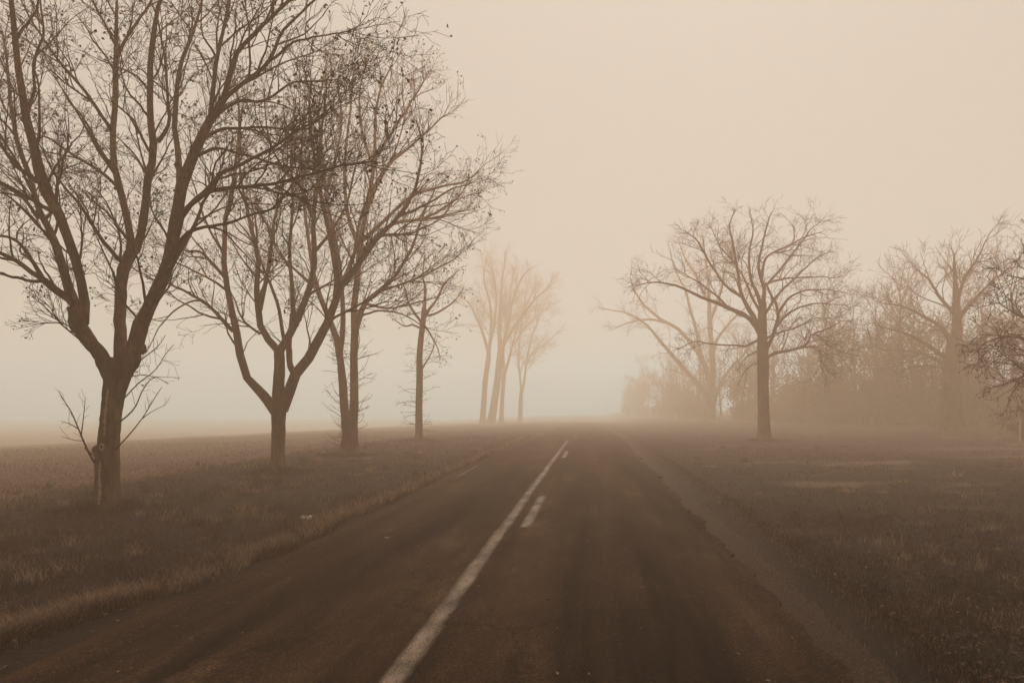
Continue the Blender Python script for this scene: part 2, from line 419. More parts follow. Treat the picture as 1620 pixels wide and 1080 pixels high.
def resample(pts, n):
    """Catmull-Rom through pts (k,4) -> n samples, even in length"""
    p = np.asarray(pts, float)
    if len(p) == 2: p = np.stack([p[0], (p[0] + p[1]) / 2, p[1]])
    e = np.concatenate([[2 * p[0] - p[1]], p, [2 * p[-1] - p[-2]]])
    out = []
    for k in range(1, len(e) - 2):
        t = np.linspace(0, 1, 12, endpoint=False)[:, None]
        a, b, c, d = e[k - 1], e[k], e[k + 1], e[k + 2]
        out.append(0.5 * ((2 * b) + (-a + c) * t + (2 * a - 5 * b + 4 * c - d) * t ** 2 + (-a + 3 * b - 3 * c + d) * t ** 3))
    out = np.concatenate(out + [p[-1:]])
    s = np.concatenate([[0], np.cumsum(np.linalg.norm(np.diff(out[:, :3], axis=0), axis=1))])
    g = np.linspace(0, s[-1], n)
    return np.stack([np.interp(g, s, out[:, k]) for k in range(out.shape[1])], -1)

def grow(rng, P, R, dens, L0, ang, up, n=6, rk=0.011, t0=0.15, tip=0.003, wig=0.16, fall=0.5, fix=0, tpow=0.8):
    """one generation of side branches on the parents P (B,n,3)"""
    seg = np.linalg.norm(np.diff(P, axis=1), axis=2); pl = seg.sum(1)
    tot = int((pl * dens).sum())
    if tot < 1: return np.zeros((0, n, 3)), np.zeros((0, n))
    if fix:                                   # carry the parents on from their tips
        tot = len(P) * fix; par = np.repeat(np.arange(len(P)), fix); t = rng.uniform(0.93, 1.0, tot)
    else:
        par = rng.choice(len(P), tot, p=pl / pl.sum()); t = t0 + (1 - t0) * rng.random(tot) ** tpow
    f = t * (P.shape[1] - 1); k = np.minimum(f.astype(int), P.shape[1] - 2); w = (f - k)[:, None]
    p0 = P[par, k] * (1 - w) + P[par, k + 1] * w
    T = unit(P[par, k + 1] - P[par, k])
    rp = R[par, k] * (1 - w[:, 0]) + R[par, k + 1] * w[:, 0]
    rv = rng.normal(size=(tot, 3)); rv -= (rv * T).sum(1, keepdims=True) * T; rv = unit(rv)
    a = np.radians(rng.uniform(ang[0], ang[1], tot))[:, None]
    d = np.cos(a) * T + np.sin(a) * rv; d[:, 2] += up * rng.uniform(0.3, 1.3, tot); d = unit(d)
    ln = L0 * rng.uniform(0.45, 1.25, tot) * (1 - fall * t)
    ln = np.minimum(ln, 0.75 * pl[par] + 0.15)
    r0 = np.minimum(0.62 * rp, ln * rk * 1.35) ; r0 = np.maximum(r0, tip * 1.1)
    out = np.empty((tot, n, 3)); out[:, 0] = p0; st = (ln / (n - 1))[:, None]
    for s in range(1, n):
        out[:, s] = out[:, s - 1] + d * st
        d = d + rng.normal(size=d.shape) * wig; d[:, 2] += up * 0.18; d = unit(d)
    sfrac = np.linspace(0, 1, n)[None]
    rad = tip + (r0[:, None] - tip) * (1 - sfrac) ** 0.85
    return out, rad

def leaf_quads(rng, pts, size):
    """small folded leaves hanging at pts: two triangles each side of a bent midrib"""
    n = len(pts); a = unit(rng.normal(size=(n, 3)) + np.array([0, 0, -0.7])); b = unit(np.cross(a, rng.normal(size=(n, 3)))); c = np.cross(a, b)
    s = size * rng.uniform(0.6, 1.4, n)[:, None]
    v = np.stack([pts, pts + a * s * 0.5 + b * s * 0.38 + c * s * 0.14, pts + a * s, pts + a * s * 0.55 - b * s * 0.36 + c * s * 0.16], 1)
    tr = np.array([[0, 1, 2], [0, 2, 3]])
    return v.reshape(-1, 3), (np.arange(n)[:, None, None] * 4 + tr[None]).reshape(-1, 3)

def survey(pts, d, dy0, dy1):
    """limb bearings (x, y, half width) -> positions; depth runs from d+dy0 at the fork to d+dy1 at the tip"""
    p = np.asarray(pts, float); k = len(p)
    s = np.concatenate([[0], np.cumsum(np.hypot(np.diff(p[:, 0]), np.diff(p[:, 1])))]); s /= s[-1]
    dep = d + dy0 + (dy1 - dy0) * s ** 1.15
    return np.stack([(p[:, 0] - VX) / FPX * dep, dep, CAMH + (VY - p[:, 1]) / FPX * dep, p[:, 2] / FPX * d * np.cos(np.arctan((p[:, 0] - VX) / FPX)) * 0.97], -1)

def taper(pts, r0, r1):
    """give a list of (x, y) a half width falling from r0 to r1"""
    n = len(pts); return [(x, y, r0 + (r1 - r0) * (k / (n - 1)) ** 0.9) for k, (x, y) in enumerate(pts)]

def build_tree(name, label, d, trunks, limbs, levels, seed, group=None, cat='tree', leaves=0, leaf_size=0.045, sprouts=None,
               flare=1.22, limb_wig=0.012, trunk_sides=20, twig_tip=0.003, tip_ext=0.42):
    rng = np.random.default_rng(seed)
    T0 = survey(trunks[0][0], d, *trunks[0][1:])
    bx, by = T0[0, 0], T0[0, 1]; bz = float(ground_z(np.array([bx]), np.array([by]))[0])
    root = empty(name, (bx, by, bz)); tag(root, label, cat, group)
    base = np.array([bx, by, bz])
    for tk in trunks:
        P = survey(tk[0], d, *tk[1:])
        n = 34
        Q = resample(P, n)
        if Q[0, 2] > bz - 0.3 and tk is trunks[0] or P[0, 2] < bz + 0.5:
            foot = Q[0].copy(); gz = float(ground_z(Q[:1, 0], Q[:1, 1])[0])
            hgt = np.clip((Q[:, 2] - gz) / (Q[0, 3] * 2.2), 0, 1)
            Q[:, 3] *= 1 + (flare - 1) * (1 - hgt) ** 2.2
            foot[2] = gz - 0.25; foot[3] = Q[0, 3] * 1.12
            Q = np.concatenate([foot[None], Q])
        n = len(Q)
        a = np.arange(trunk_sides) / trunk_sides * 2 * np.pi
        ph = rng.uniform(0, 6.28, 4)
        hh = np.arange(n)[:, None] / n
        lump = 1 + 0.05 * np.sin(3 * a + ph[0] + 3 * hh) + 0.035 * np.sin(5 * a + ph[1] - 5 * hh) + 0.03 * np.sin(2 * a + 9 * hh + ph[2]) + 0.02 * rng.normal(size=(n, trunk_sides))
        lump = 1 + (lump - 1) * (1 + 2.6 * np.exp(-hh * 12))
        v, q = tubes(Q[None, :, :3], Q[None, :, 3], trunk_sides, lump[None])
        add('trunk', raw_mesh('trunk', v - base, q, mat=M['bark']), root)
    LP, LR = [], []
    for lb in limbs:
        P = survey(lb[0], d, *lb[1:])
        Q = resample(P, 16)
        w = rng.normal(size=(16, 3)) * limb_wig; w[0] = 0
        Q[:, :3] += np.cumsum(w, 0) * 0.6
        Q[:, 3] = np.maximum(Q[:, 3], twig_tip * 1.5)
        LP.append(Q[:, :3]); LR.append(Q[:, 3])
        sd = 12 if Q[0, 3] > 0.06 else 8
        lump = 1 + 0.05 * rng.normal(size=(16, sd))
        v, q = tubes(Q[None, :, :3], Q[None, :, 3], sd, lump[None])
        add('limb', raw_mesh('limb', v - base, q, mat=M['bark'] if Q[0, 3] > 0.045 else M['twig']), root)
    LP = np.stack(LP); LR = np.stack(LR)
    parts = []; P, R = LP, LR; tips = []
    prev = [(LP, LR)]
    for li, lv in enumerate(levels):
        srcP, srcR = prev[-1]
        n1, r1 = grow(rng, srcP, srcR, tip=twig_tip, **lv)
        if len(prev) > 1 and li > 0:      # a few also start on the generation before
            lv2 = dict(lv); lv2['dens'] = lv['dens'] * 0.22
            n2, r2 = grow(rng, prev[-2][0], prev[-2][1], tip=twig_tip, **lv2)
            if n2.shape[1] == n1.shape[1] and len(n2): n1 = np.concatenate([n1, n2]); r1 = np.concatenate([r1, r2])
        if li == 0:                       # the limbs carry on past their surveyed ends
            lt_ = dict(lv); lt_.update(fix=3, ang=(4, 26), fall=0.0, L0=lv['L0'] * tip_ext, rk=0.02)
            n2, r2 = grow(rng, srcP, srcR, tip=twig_tip, **lt_)
            n1 = np.concatenate([n1, n2]); r1 = np.concatenate([r1, r2])
        if not len(n1): break
        prev.append((n1, r1))
        sd = 6 if li == 0 else (4 if li == 1 else 3)
        parts.append(tubes(n1, r1, sd)); tips.append(n1)
    if sprouts:
        for (path, dens, Ls, upb) in sprouts:
            Q = resample(survey(path, d, 0, 0), 12)
            n1, r1 = grow(rng, Q[None, :, :3], Q[None, :, 3] * 0.35, dens, Ls, (65, 100), upb, n=6, tip=twig_tip, t0=0.0, fall=0.3, wig=0.2, tpow=1.0)
            # start them on the bark
            parts.append(tubes(n1, r1, 3))
            n2, r2 = grow(rng, n1, r1, 3.0, Ls * 0.45, (25, 60), upb * 0.5, n=4, tip=twig_tip, t0=0.3)
            if len(n2): parts.append(tubes(n2, r2, 3))
    v, q = join(parts)
    add('crown', raw_mesh('crown', v - base, q, mat=M['twig']), root)
    if leaves:
        tp = np.concatenate([x[:, -1] for x in tips[-2:]])
        sel = rng.choice(len(tp), min(leaves, len(tp)), replace=False)
        pts = tp[sel]
        cl = pts[rng.integers(0, len(pts), leaves // 2)] + rng.normal(size=(leaves // 2, 3)) * 0.05
        lv_, tr_ = leaf_quads(rng, np.concatenate([pts, cl]), leaf_size)
        o = add('leaves', raw_mesh('leaves', lv_ - base, tris=tr_, mat=M['leaf_dry'], smooth=False), root); o['kind'] = 'stuff'
    return root, base

def lv(dens, L0, ang=(28, 52), up=0.25, **k):
    return dict(dens=dens, L0=L0, ang=ang, up=up, **k)

NEAR = [lv(2.2, 2.0, (25, 50), 0.22, n=9, rk=0.012, fall=0.5, wig=0.13), lv(4.0, 1.0, (25, 52), 0.16, n=7, wig=0.15), lv(5.0, 0.5, (25, 55), 0.10, n=5, wig=0.18), lv(3.6, 0.24, (25, 55), 0.05, n=4, wig=0.2)]

# --- first tree of the row: three thick limbs
T1_TR = [([(170, 815, 22), (170, 795, 20.5), (171, 760, 19), (171, 707, 18), (176, 650, 18.5), (182, 610, 21.5), (187, 582, 25), (189, 566, 21)], 0, 0)]
T1 = [
 ([(176, 596, 14), (163, 562, 13), (149, 546, 13), (139, 528, 13.5), (128, 506, 13), (122, 488, 11)], 0, -0.3),
 ([(132, 512, 10), (135, 470, 8.5), (123, 424, 8), (106, 372, 8.5), (89, 330, 9), (68, 292, 10.5), (55, 244, 8), (42, 194, 7), (33, 155, 6.3), (24, 105, 5.5), (18, 60, 4.8), (14, 10, 4), (6, -60, 2.8)], -0.25, -1.7),
 ([(122, 490, 10), (114, 470, 9), (103, 436, 8), (92, 397, 7.8), (80, 366, 7), (64, 338, 6), (48, 285, 5), (32, 240, 4.6), (23, 200, 4), (17, 160, 3.5), (12, 110, 2.8), (2, 50, 1.8)], -0.2, 1.3),
 ([(116, 478, 8.5), (104, 470, 7.5), (92, 463, 7), (69, 444, 6.3), (50, 433, 4.6), (28, 413, 4), (0, 399, 3.4), (-40, 390, 2.4)], -0.3, -1.0),
 ([(70, 445, 4.5), (52, 418, 3.8), (36, 397, 3.4), (19, 380, 3), (-5, 373, 2.4), (-35, 378, 1.6)], -0.6, 0.2),
 ([(66, 444, 3.4), (50, 446, 3), (33, 442, 2.7), (0, 433, 2.2), (-40, 420, 1.4)], -0.6, -1.6),
 (taper([(60, 345), (35, 315), (10, 298), (-30, 280)], 4, 1.6), 0.3, 0.9),
 (taper([(82, 335), (40, 308), (0, 285), (-40, 270)], 4, 1.5), -0.6, -1.3),
 (taper([(60, 288), (30, 262), (8, 235), (-25, 200)], 4.5, 1.6), -0.8, -1.9),
 (taper([(40, 190), (50, 150), (48, 100), (62, 50), (58, 0)], 3.4, 1.4), -1.1, -1.3),
 (taper([(20, 70), (42, 42), (58, 12), (66, -25)], 3, 1.2), -1.4, -2.0),
 ([(190, 588, 13), (191, 560, 11.5), (192, 519, 10.5), (193, 461, 10.3), (198, 424, 11), (208, 400, 11), (212, 390, 8)], 0, 0.5),
 ([(205, 410, 8), (206, 372, 7), (197, 336, 6.7), (189, 294, 6.3), (181, 258, 6), (178, 222, 5.8), (181, 167, 5.6), (183, 97, 5), (185, 28, 3.2), (183, -30, 2)], 0.4, 1.1),
 (taper([(183, 95), (197, 68), (211, 44), (236, 5), (252, -35)], 4, 1.6), 0.9, 0.5),
 ([(214, 398, 8), (222, 380, 7), (230, 330, 7.4), (232, 294, 6.8), (242, 244, 7), (238, 194, 5.8), (236, 139, 5.3), (240, 83, 4.7), (250, 22, 3.6), (262, -5, 3), (280, -45, 2)], 0.5, -0.6),
 (taper([(188, 298), (158, 270), (125, 250), (83, 219), (58, 211), (35, 190)], 3.6, 1.4), 0.6, 1.6),
 (taper([(178, 210), (168, 195), (139, 150), (119, 125), (94, 97), (75, 72), (50, 36), (35, 5)], 4.2, 1.4), 0.7, -0.6),
 (taper([(193, 414), (167, 386), (136, 341), (111, 308), (89, 280), (70, 245)], 4.4, 1.2), 0.3, -0.9),
 (taper([(190, 408), (186, 370), (168, 320), (155, 300)], 2.6, 1.0), 0.4, 1.3),
 (taper([(240, 190), (222, 168), (200, 140), (192, 116)], 2.6, 1.0), -0.2, -1.0),
 (taper([(236, 240), (220, 200), (205, 180), (180, 165)], 2.6, 1.0), -0.1, -1.2),
 ([(196, 590, 15), (209, 560, 16), (219, 524, 13.5), (236, 486, 11.5), (256, 447, 11), (266, 420, 10.8), (273, 391, 10), (279, 344, 9.3), (289, 297, 9), (306, 250, 8.3), (322, 217, 7.8), (334, 190, 6.5)], 0, -0.9),
 (taper([(333, 193), (350, 164), (361, 133), (375, 92), (383, 75), (417, 42), (444, 14), (466, -5), (500, -40)], 5.6, 1.8), -0.9, -1.6),
 (taper([(333, 192), (336, 156), (344, 97), (361, 22), (368, -25)], 4.9, 2.0), -0.9, 0.2),
 (taper([(284, 300), (279, 236), (275, 194), (278, 139), (286, 92), (292, 78), (303, 50), (314, 17), (322, -25)], 5.6, 1.9), -0.7, 0.9),
 (taper([(284, 345), (306, 318), (333, 297), (344, 278), (375, 264), (417, 244), (458, 219), (482, 205), (520, 185)], 4.6, 1.3), -0.8, -2.2),
 (taper([(281, 372), (294, 333), (328, 305), (344, 299), (405, 294), (444, 288), (478, 279), (540, 262), (590, 256)], 4.3, 1.2), -0.8, -2.8),
 (taper([(276, 405), (292, 372), (319, 360), (361, 355), (403, 341), (440, 330)], 4.0, 1.2), -0.6, -2.2),
 (taper([(270, 425), (283, 399), (306, 355), (318, 320), (338, 285), (352, 240)], 4.4, 1.4), -0.6, 0.8),
 (taper([(350, 164), (380, 136), (422, 103), (444, 61), (450, 50), (480, 22), (505, 0), (530, -15)], 4.0, 1.2), -1.0, -0.6),
 (taper([(398, 122), (428, 97), (461, 72), (494, 64), (550, 53)], 3.0, 0.9), -1.0, -2.0),
 (taper([(322, 217), (350, 208), (400, 206), (450, 208), (490, 206)], 3.2, 1.0), -0.9, -2.4),
 (taper([(333, 192), (380, 160), (420, 160), (470, 130), (530, 126)], 3.2, 1.0), -0.9, -1.4),
 (taper([(306, 250), (340, 235), (390, 246), (450, 260), (520, 268)], 3.0, 1.0), -0.7, -2.0),
 (taper([(250, 22), (262, 90), (268, 160), (270, 196), (250, 225)][::-1], 4.0, 1.5), 0.1, 0.6),
 (taper([(234, 490), (222, 505), (203, 480), (195, 465)], 2.6, 1.6), -0.2, 0.1),
 (taper([(272, 400), (262, 370), (244, 340), (238, 320)], 2.4, 1.2), -0.4, 0.4),
]
t1_root, t1_base = build_tree('roadside_tree', 'stout bare tree with scarred trunk and three thick limbs, the tallest of the roadside row',
    D['t1'], T1_TR, T1, NEAR, 11, 'bare trees in the row along the field', leaves=2600, leaf_size=0.05, trunk_sides=28)

def pipe_part(name, parent, base, pts, d, dy, mat, sides=10, n=14):
    Q = resample(survey(pts, d, dy, dy), n)
    v, q = tubes(Q[None, :, :3], Q[None, :, 3], sides)
    return add(name, raw_mesh(name, v - base, q, mat=mat), parent)

def lump_part(name, parent, base, px, py, d, dy, r, mat, squash=(1, 1, 1), seed=1):
    """a rounded burl: a lumpy ball half sunk in the bark"""
    rng = np.random.default_rng(seed); nu, nv = 14, 9
    c = plane_xz(px, py, d); c[1] += dy
    th = np.linspace(0, np.pi, nv)[:, None]; ph = np.arange(nu)[None] / nu * 2 * np.pi
    rr = r * (1 + 0.10 * np.sin(3 * ph + 2 * th) + 0.06 * rng.normal(size=(nv, nu)))
    V = np.stack([rr * np.sin(th) * np.cos(ph) * squash[0], rr * np.sin(th) * np.sin(ph) * squash[1], rr * np.cos(th) * squash[2] * np.ones_like(ph)], -1)
    i = np.arange(nv - 1)[:, None] * nu; j = np.arange(nu)[None]; j2 = (j + 1) % nu
    q = np.stack([i + j, i + j2, i + nu + j2, i + nu + j], -1).reshape(-1, 4)
    return add(name, raw_mesh(name, V.reshape(-1, 3) + c - base, q, mat=mat), parent)

# details of the first trunk: burls, ring-shaped knot, a strip of bared wood, side shoots
lump_part('burl', t1_root, t1_base, 226, 552, D['t1'], -0.05, 0.09, M['bark'], (1, 1, 1.0), 3)
lump_part('burl', t1_root, t1_base, 131, 510, D['t1'], -0.22, 0.08, M['bark'], (1.0, 1.0, 2.2), 4)
lump_part('burl', t1_root, t1_base, 154, 711, D['t1'], -0.02, 0.06, M['bark'], (1, 1, 1.3), 5)
lump_part('burl', t1_root, t1_base, 210, 565, D['t1'], -0.04, 0.16, M['bark'], (1.0, 0.9, 1.3), 6)
kc = plane_xz(161, 707, D['t1'] - 0.175)
ka = np.linspace(0, 2 * np.pi, 19); ring = np.stack([kc[0] + 0.050 * np.cos(ka), kc[1] - 0.030 * np.cos(ka), kc[2] + 0.048 * np.sin(ka)], -1)
v, q = tubes(ring[None], np.full((1, 19), 0.016), 8)
knot = add('knot', raw_mesh('knot', v - t1_base, q, mat=M['bark_bare']), t1_root); knot['label'] = 'pale ring of healed bark round a dark hole'
def scar(pts, width, seed):
    rng = np.random.default_rng(seed)
    P = []
    for (px, py, w) in pts:
        c = plane_xz(px, py, D['t1'] - 0.18)
        P.append((c[0], c[2], w))
    P = np.array(P); n = 30
    g = np.linspace(0, len(P) - 1, n); xx = np.interp(g, np.arange(len(P)), P[:, 0]); zz = np.interp(g, np.arange(len(P)), P[:, 1]); ww = np.interp(g, np.arange(len(P)), P[:, 2]) * width * rng.uniform(0.25, 1.2, n); xx = xx + np.cumsum(rng.normal(size=n)) * 0.004
    return xx, zz, ww
def trunk_front(px_x, z):
    """depth of the first trunk's bark at world x, z (front side)"""
    Q = resample(survey(T1_TR[0][0], D['t1'], 0, 0), 60)
    cx = np.interp(z, Q[:, 2], Q[:, 0]); r = np.interp(z, Q[:, 2], Q[:, 3])
    return D['t1'] - np.sqrt(np.maximum(r ** 2 - (px_x - cx) ** 2, 0.0004))
for pts, sd in (([(157, 798, 1), (157, 770, 1.3), (157, 745, 1.0), (158, 728, 0.5)], 1), ([(163, 690, 0.4), (164, 665, 1.1), (167, 640, 0.9), (169, 610, 0.5)], 2)):
    xx, zz, ww = scar(pts, 0.028, sd)
    P3 = np.stack([xx, trunk_front(xx, zz) - 0.014, zz], -1)
    v, q = tubes(P3[None], ww[None], 8)
    s_ = add('bark_scar', raw_mesh('bark_scar', v - t1_base, q, mat=M['bark_bare']), t1_root); s_['label'] = 'long pale strip of bared wood down the trunk'
pipe_part('side_stem', t1_root, t1_base, [(153, 808, 7), (154, 780, 5.8), (154, 750, 4.8), (153, 728, 4.2), (154, 712, 3.6), (159, 694, 2.2)], D['t1'], -0.06, M['bark'], 10)

def shoot(parent, base, d, dy, paths, seed, dens=7, L0=0.3):
    rng = np.random.default_rng(seed); P, R, parts = [], [], []
    for p in paths:
        Q = resample(survey(p, d, dy, dy - 0.25), 12); P.append(Q[:, :3]); R.append(Q[:, 3])
    P = np.stack(P); R = np.stack(R); parts.append(tubes(P, R, 5))
    n1, r1 = grow(rng, P, R, dens, L0, (30, 60), 0.25, n=5, tip=0.0022, t0=0.35); parts.append(tubes(n1, r1, 3))
    v, q = join(parts)
    return add('side_shoot', raw_mesh('side_shoot', v - base, q, mat=M['twig']), parent)
shoot(t1_root, t1_base, D['t1'], -0.1, [taper([(150, 733), (140, 715), (131, 695), (124, 678), (112, 650), (100, 632), (93, 618)], 2.3, 0.5), taper([(128, 690), (131, 668), (134, 640), (135, 628)], 1.3, 0.4), taper([(124, 678), (112, 671), (97, 666)], 1.2, 0.4), taper([(132, 697), (118, 696), (97, 690)], 1.0, 0.4), taper([(151, 722), (141, 714), (134, 708)], 1.6, 0.9)], 3)
shoot(t1_root, t1_base, D['t1'], -0.05, [taper([(178, 714), (190, 703), (208, 683), (226, 660), (243, 632), (256, 612)], 1.7, 0.5), taper([(225, 662), (240, 651), (262, 640)], 0.9, 0.4)], 4, 4)
shoot(t1_root, t1_base, D['t1'], -0.05, [taper([(182, 672), (195, 663), (208, 651), (216, 640), (224, 620), (236, 602), (246, 596), (266, 607)], 1.7, 0.6), taper([(186, 640), (200, 626), (220, 605), (245, 586), (262, 560), (275, 545)], 1.5, 0.5), taper([(192, 598), (205, 596), (225, 593), (245, 596), (280, 597)], 1.3, 0.4), taper([(208, 580), (222, 570), (240, 556), (252, 545), (262, 530)], 1.4, 0.5)], 5, 5)

# --- second tree
T2_TR = [([(442, 757, 14), (441, 735, 12.5), (440, 717, 12), (440, 675, 11.7), (440, 646, 12.5), (440, 632, 11.5), (440, 611, 9.5), (442, 576, 9), (441, 551, 9)], 0, 0)]
T2 = [
 (taper([(438, 652), (431, 639), (413, 622), (392, 601), (380, 565), (373, 523), (363, 477), (354, 430), (354, 397), (357, 336), (367, 302), (372, 250), (378, 190), (372, 130)], 9.5, 1.3), 0, 0.6),
 (taper([(369, 524), (352, 505), (333, 486), (314, 472), (290, 458), (264, 447), (235, 440)], 4.0, 1.1), 0.2, -1.2),
 (taper([(333, 486), (310, 475), (280, 490), (255, 515), (238, 545)], 2.2, 0.7), -0.4, -1.4),
 (taper([(357, 440), (331, 411), (317, 399), (292, 397), (260, 385)], 3.6, 1.1), 0.3, 1.6),
 (taper([(360, 460), (330, 440), (300, 425), (275, 415)], 2.4, 0.9), 0.3, -0.8),
 (taper([(354, 400), (335, 370), (318, 330), (300, 270)], 2.8, 0.9), 0.4, -0.8),
 (taper([(442, 556), (431, 544), (414, 522), (408, 480), (407, 447), (408, 405), (397, 358), (389, 322), (383, 294), (378, 240), (384, 170)], 7, 1.2), 0, -0.9),
 (taper([(411, 490), (416, 465), (422, 438), (428, 391), (432, 349), (444, 308), (455, 250), (452, 190)], 4.4, 1.1), -0.2, 0.8),
 (taper([(412, 528), (395, 515), (383, 502), (370, 472), (360, 455)], 2.4, 0.9), -0.1, -1.0),
 (taper([(442, 556), (450, 541), (464, 516), (481, 474), (492, 441), (497, 399), (494, 344), (500, 294), (505, 220), (514, 150), (512, 110)], 7.6, 1.2), 0, -0.5),
 (taper([(466, 510), (463, 480), (462, 447), (458, 391), (461, 349), (463, 300), (460, 240), (466, 170)], 4.6, 1.1), -0.1, 1.0),
 (taper([(450, 540), (442, 488), (430, 452), (417, 419), (405, 385), (400, 330)], 3.6, 1.1), 0, 1.3),
 (taper([(446, 648), (456, 622), (466, 595), (487, 569), (505, 537), (519, 509), (530, 478), (540, 449), (563, 422), (578, 401), (598, 374), (628, 344), (652, 309), (664, 264), (668, 230)], 10.5, 1.4), 0, -1.4),
 (taper([(466, 592), (459, 575), (457, 545), (461, 520), (463, 495)], 5.6, 4.2), 0, 0.2),
 (taper([(532, 470), (533, 440), (524, 383), (515, 345), (507, 312), (495, 252), (486, 180), (490, 130)], 6.0, 1.2), -0.6, 0.4),
 (taper([(600, 373), (625, 372), (655, 368), (690, 350)], 2.6, 0.9), -1.0, -1.8),
 (taper([(630, 342), (670, 325), (710, 300), (735, 292)], 2.6, 0.8), -1.1, -0.2),
 (taper([(520, 508), (550, 490), (590, 470), (610, 450)], 2.6, 0.9), -0.5, -1.6),
 (taper([(482, 472), (505, 455), (530, 440), (545, 420)], 2.4, 0.9), -0.2, -1.3),
 (taper([(497, 400), (520, 370), (545, 330), (560, 270), (575, 220)], 3.2, 1.0), -0.3, 0.9),
 (taper([(494, 345), (478, 300), (450, 270), (425, 220), (420, 160)], 3.0, 0.9), -0.3, -1.4),
]
MID = [lv(2.1, 2.1, (25, 50), 0.2, n=8, rk=0.012, fall=0.65, wig=0.13), lv(3.0, 1.1, (25, 52), 0.15, n=6, wig=0.16), lv(4.0, 0.6, (25, 55), 0.08, n=5, wig=0.18), lv(3.2, 0.28, (25, 55), 0.05, n=4, wig=0.2)]
build_tree('roadside_tree', 'dark bare tree whose trunk parts low into three curving limbs, beside the scarred trunk',
    D['t2'], T2_TR, T2, MID, 12, 'bare trees in the row along the field', leaves=1300, leaf_size=0.06, twig_tip=0.0035)

# --- third tree: twin stems
T3_TR = [([(553, 726, 18), (553, 712, 15), (554, 689, 13.5), (553, 668, 13), (552, 655, 11)], 0, 0)]
T3 = [
 (taper([(549, 680), (545, 646), (542, 597), (537, 560), (530, 523), (516, 492), (503, 455), (495, 420), (488, 370), (480, 300), (478, 230), (482, 160)], 8, 1.2), 0, 0.8),
 (taper([(537, 562), (542, 520), (541, 470), (537, 420), (528, 370), (515, 310), (508, 240), (503, 170), (510, 120)], 5.0, 1.1), 0.1, -0.6),
 (taper([(558, 680), (561, 646), (561, 597), (561, 561), (562, 523), (561, 478), (566, 440), (570, 390), (577, 340), (584, 321), (590, 270), (593, 253), (593, 193), (596, 158), (607, 125), (620, 100)], 8, 1.1), 0, -0.4),
 (taper([(562, 525), (568, 506), (578, 478), (598, 460), (622, 440), (640, 413), (655, 383), (664, 354), (673, 330), (690, 295)], 5.0, 1.1), 0, 1.2),
 (taper([(580, 330), (610, 267), (642, 237), (675, 208), (702, 182)], 3.6, 0.9), -0.2, -1.0),
 (taper([(574, 380), (607, 350), (650, 312), (700, 294), (735, 287), (757, 272)], 3.6, 0.8), -0.1, -0.9),
 (taper([(570, 400), (619, 356), (670, 344), (711, 321), (728, 306), (738, 290)], 3.4, 0.9), -0.1, 1.0),
 (taper([(640, 350), (680, 347), (705, 341), (740, 333)], 2.6, 0.7), 0.5, -0.4),
 (taper([(577, 480), (610, 487), (650, 480), (690, 470)], 2.4, 0.8), 0, 1.2),
 (taper([(600, 460), (640, 448), (680, 430), (720, 410)], 2.4, 0.8), 0.3, -1.2),
 (taper([(570, 500), (600, 492), (640, 500), (672, 520)], 2.0, 0.7), 0, -1.0),
 (taper([(593, 250), (620, 210), (645, 170), (668, 135), (675, 120)], 3.0, 0.8), -0.3, 0.8),
 (taper([(570, 395), (550, 340), (545, 280), (550, 210), (558, 140), (560, 105)], 4.0, 1.0), -0.1, 1.4),
 (taper([(540, 450), (560, 400), (572, 340), (600, 280), (625, 240), (640, 190)], 3.4, 0.9), 0.1, -1.2),
 (taper([(514, 310), (530, 250), (540, 190), (535, 130)], 3.0, 0.9), -0.2, 1.0),
 (taper([(500, 455), (470, 430), (440, 400), (420, 350)], 3.2, 1.0), 0.3, -1.0),
 (taper([(590, 265), (575, 210), (570, 150), (580, 100)], 2.8, 0.9), -0.2, 0.6),
]
MID3 = [lv(1.7, 2.5, (22, 45), 0.22, n=8, rk=0.0105, fall=0.72, wig=0.11), lv(2.6, 1.35, (22, 48), 0.15, n=6, wig=0.14), lv(3.2, 0.75, (22, 50), 0.08, n=5, wig=0.17), lv(2.6, 0.34, (25, 55), 0.05, n=4, wig=0.2)]
build_tree('roadside_tree', 'tall bare tree with twin parallel stems and short sprouts up both, standing on the verge',
    D['t3'], T3_TR, T3, MID3, 13, 'bare trees in the row along the field', leaves=900, leaf_size=0.075, twig_tip=0.004,
    sprouts=[([(546, 715, 12), (545, 646, 7), (540, 580, 7), (530, 520, 6)], 15, 0.95, 0.18), ([(562, 715, 12), (561, 646, 7), (561, 580, 7), (561, 510, 6)], 12, 1.0, 0.3)])

# --- fourth tree: slim stem with sprouts
T4_TR = [([(663, 703, 8), (663, 690, 6.6), (663, 650, 5.6), (664, 600, 5.2), (664, 560, 5), (668, 520, 4.6), (670, 500, 4.2), (671, 485, 3.4)], 0, 0)]
T4 = [
 (taper([(670, 505), (680, 488), (692, 472), (705, 447), (722, 430)], 3.2, 0.8), 0, -0.8),
 (taper([(669, 512), (655, 495), (645, 478), (640, 455), (632, 440)], 2.8, 0.8), 0, 0.7),
 (taper([(671, 490), (673, 460), (668, 435), (672, 405)], 3.0, 0.8), 0, 0.2),
 (taper([(671, 500), (690, 495), (715, 478), (730, 460)], 2.4, 0.7), 0, 1.0),
 (taper([(668, 520), (652, 514), (640, 516), (625, 505)], 2.0, 0.7), 0, -1.0),
 (taper([(670, 512), (682, 528), (692, 545), (698, 562)], 1.8, 0.6), 0, -0.7),
 (taper([(664, 590), (676, 570), (684, 556), (687, 545)], 1.7, 0.6), 0, -0.4),
]
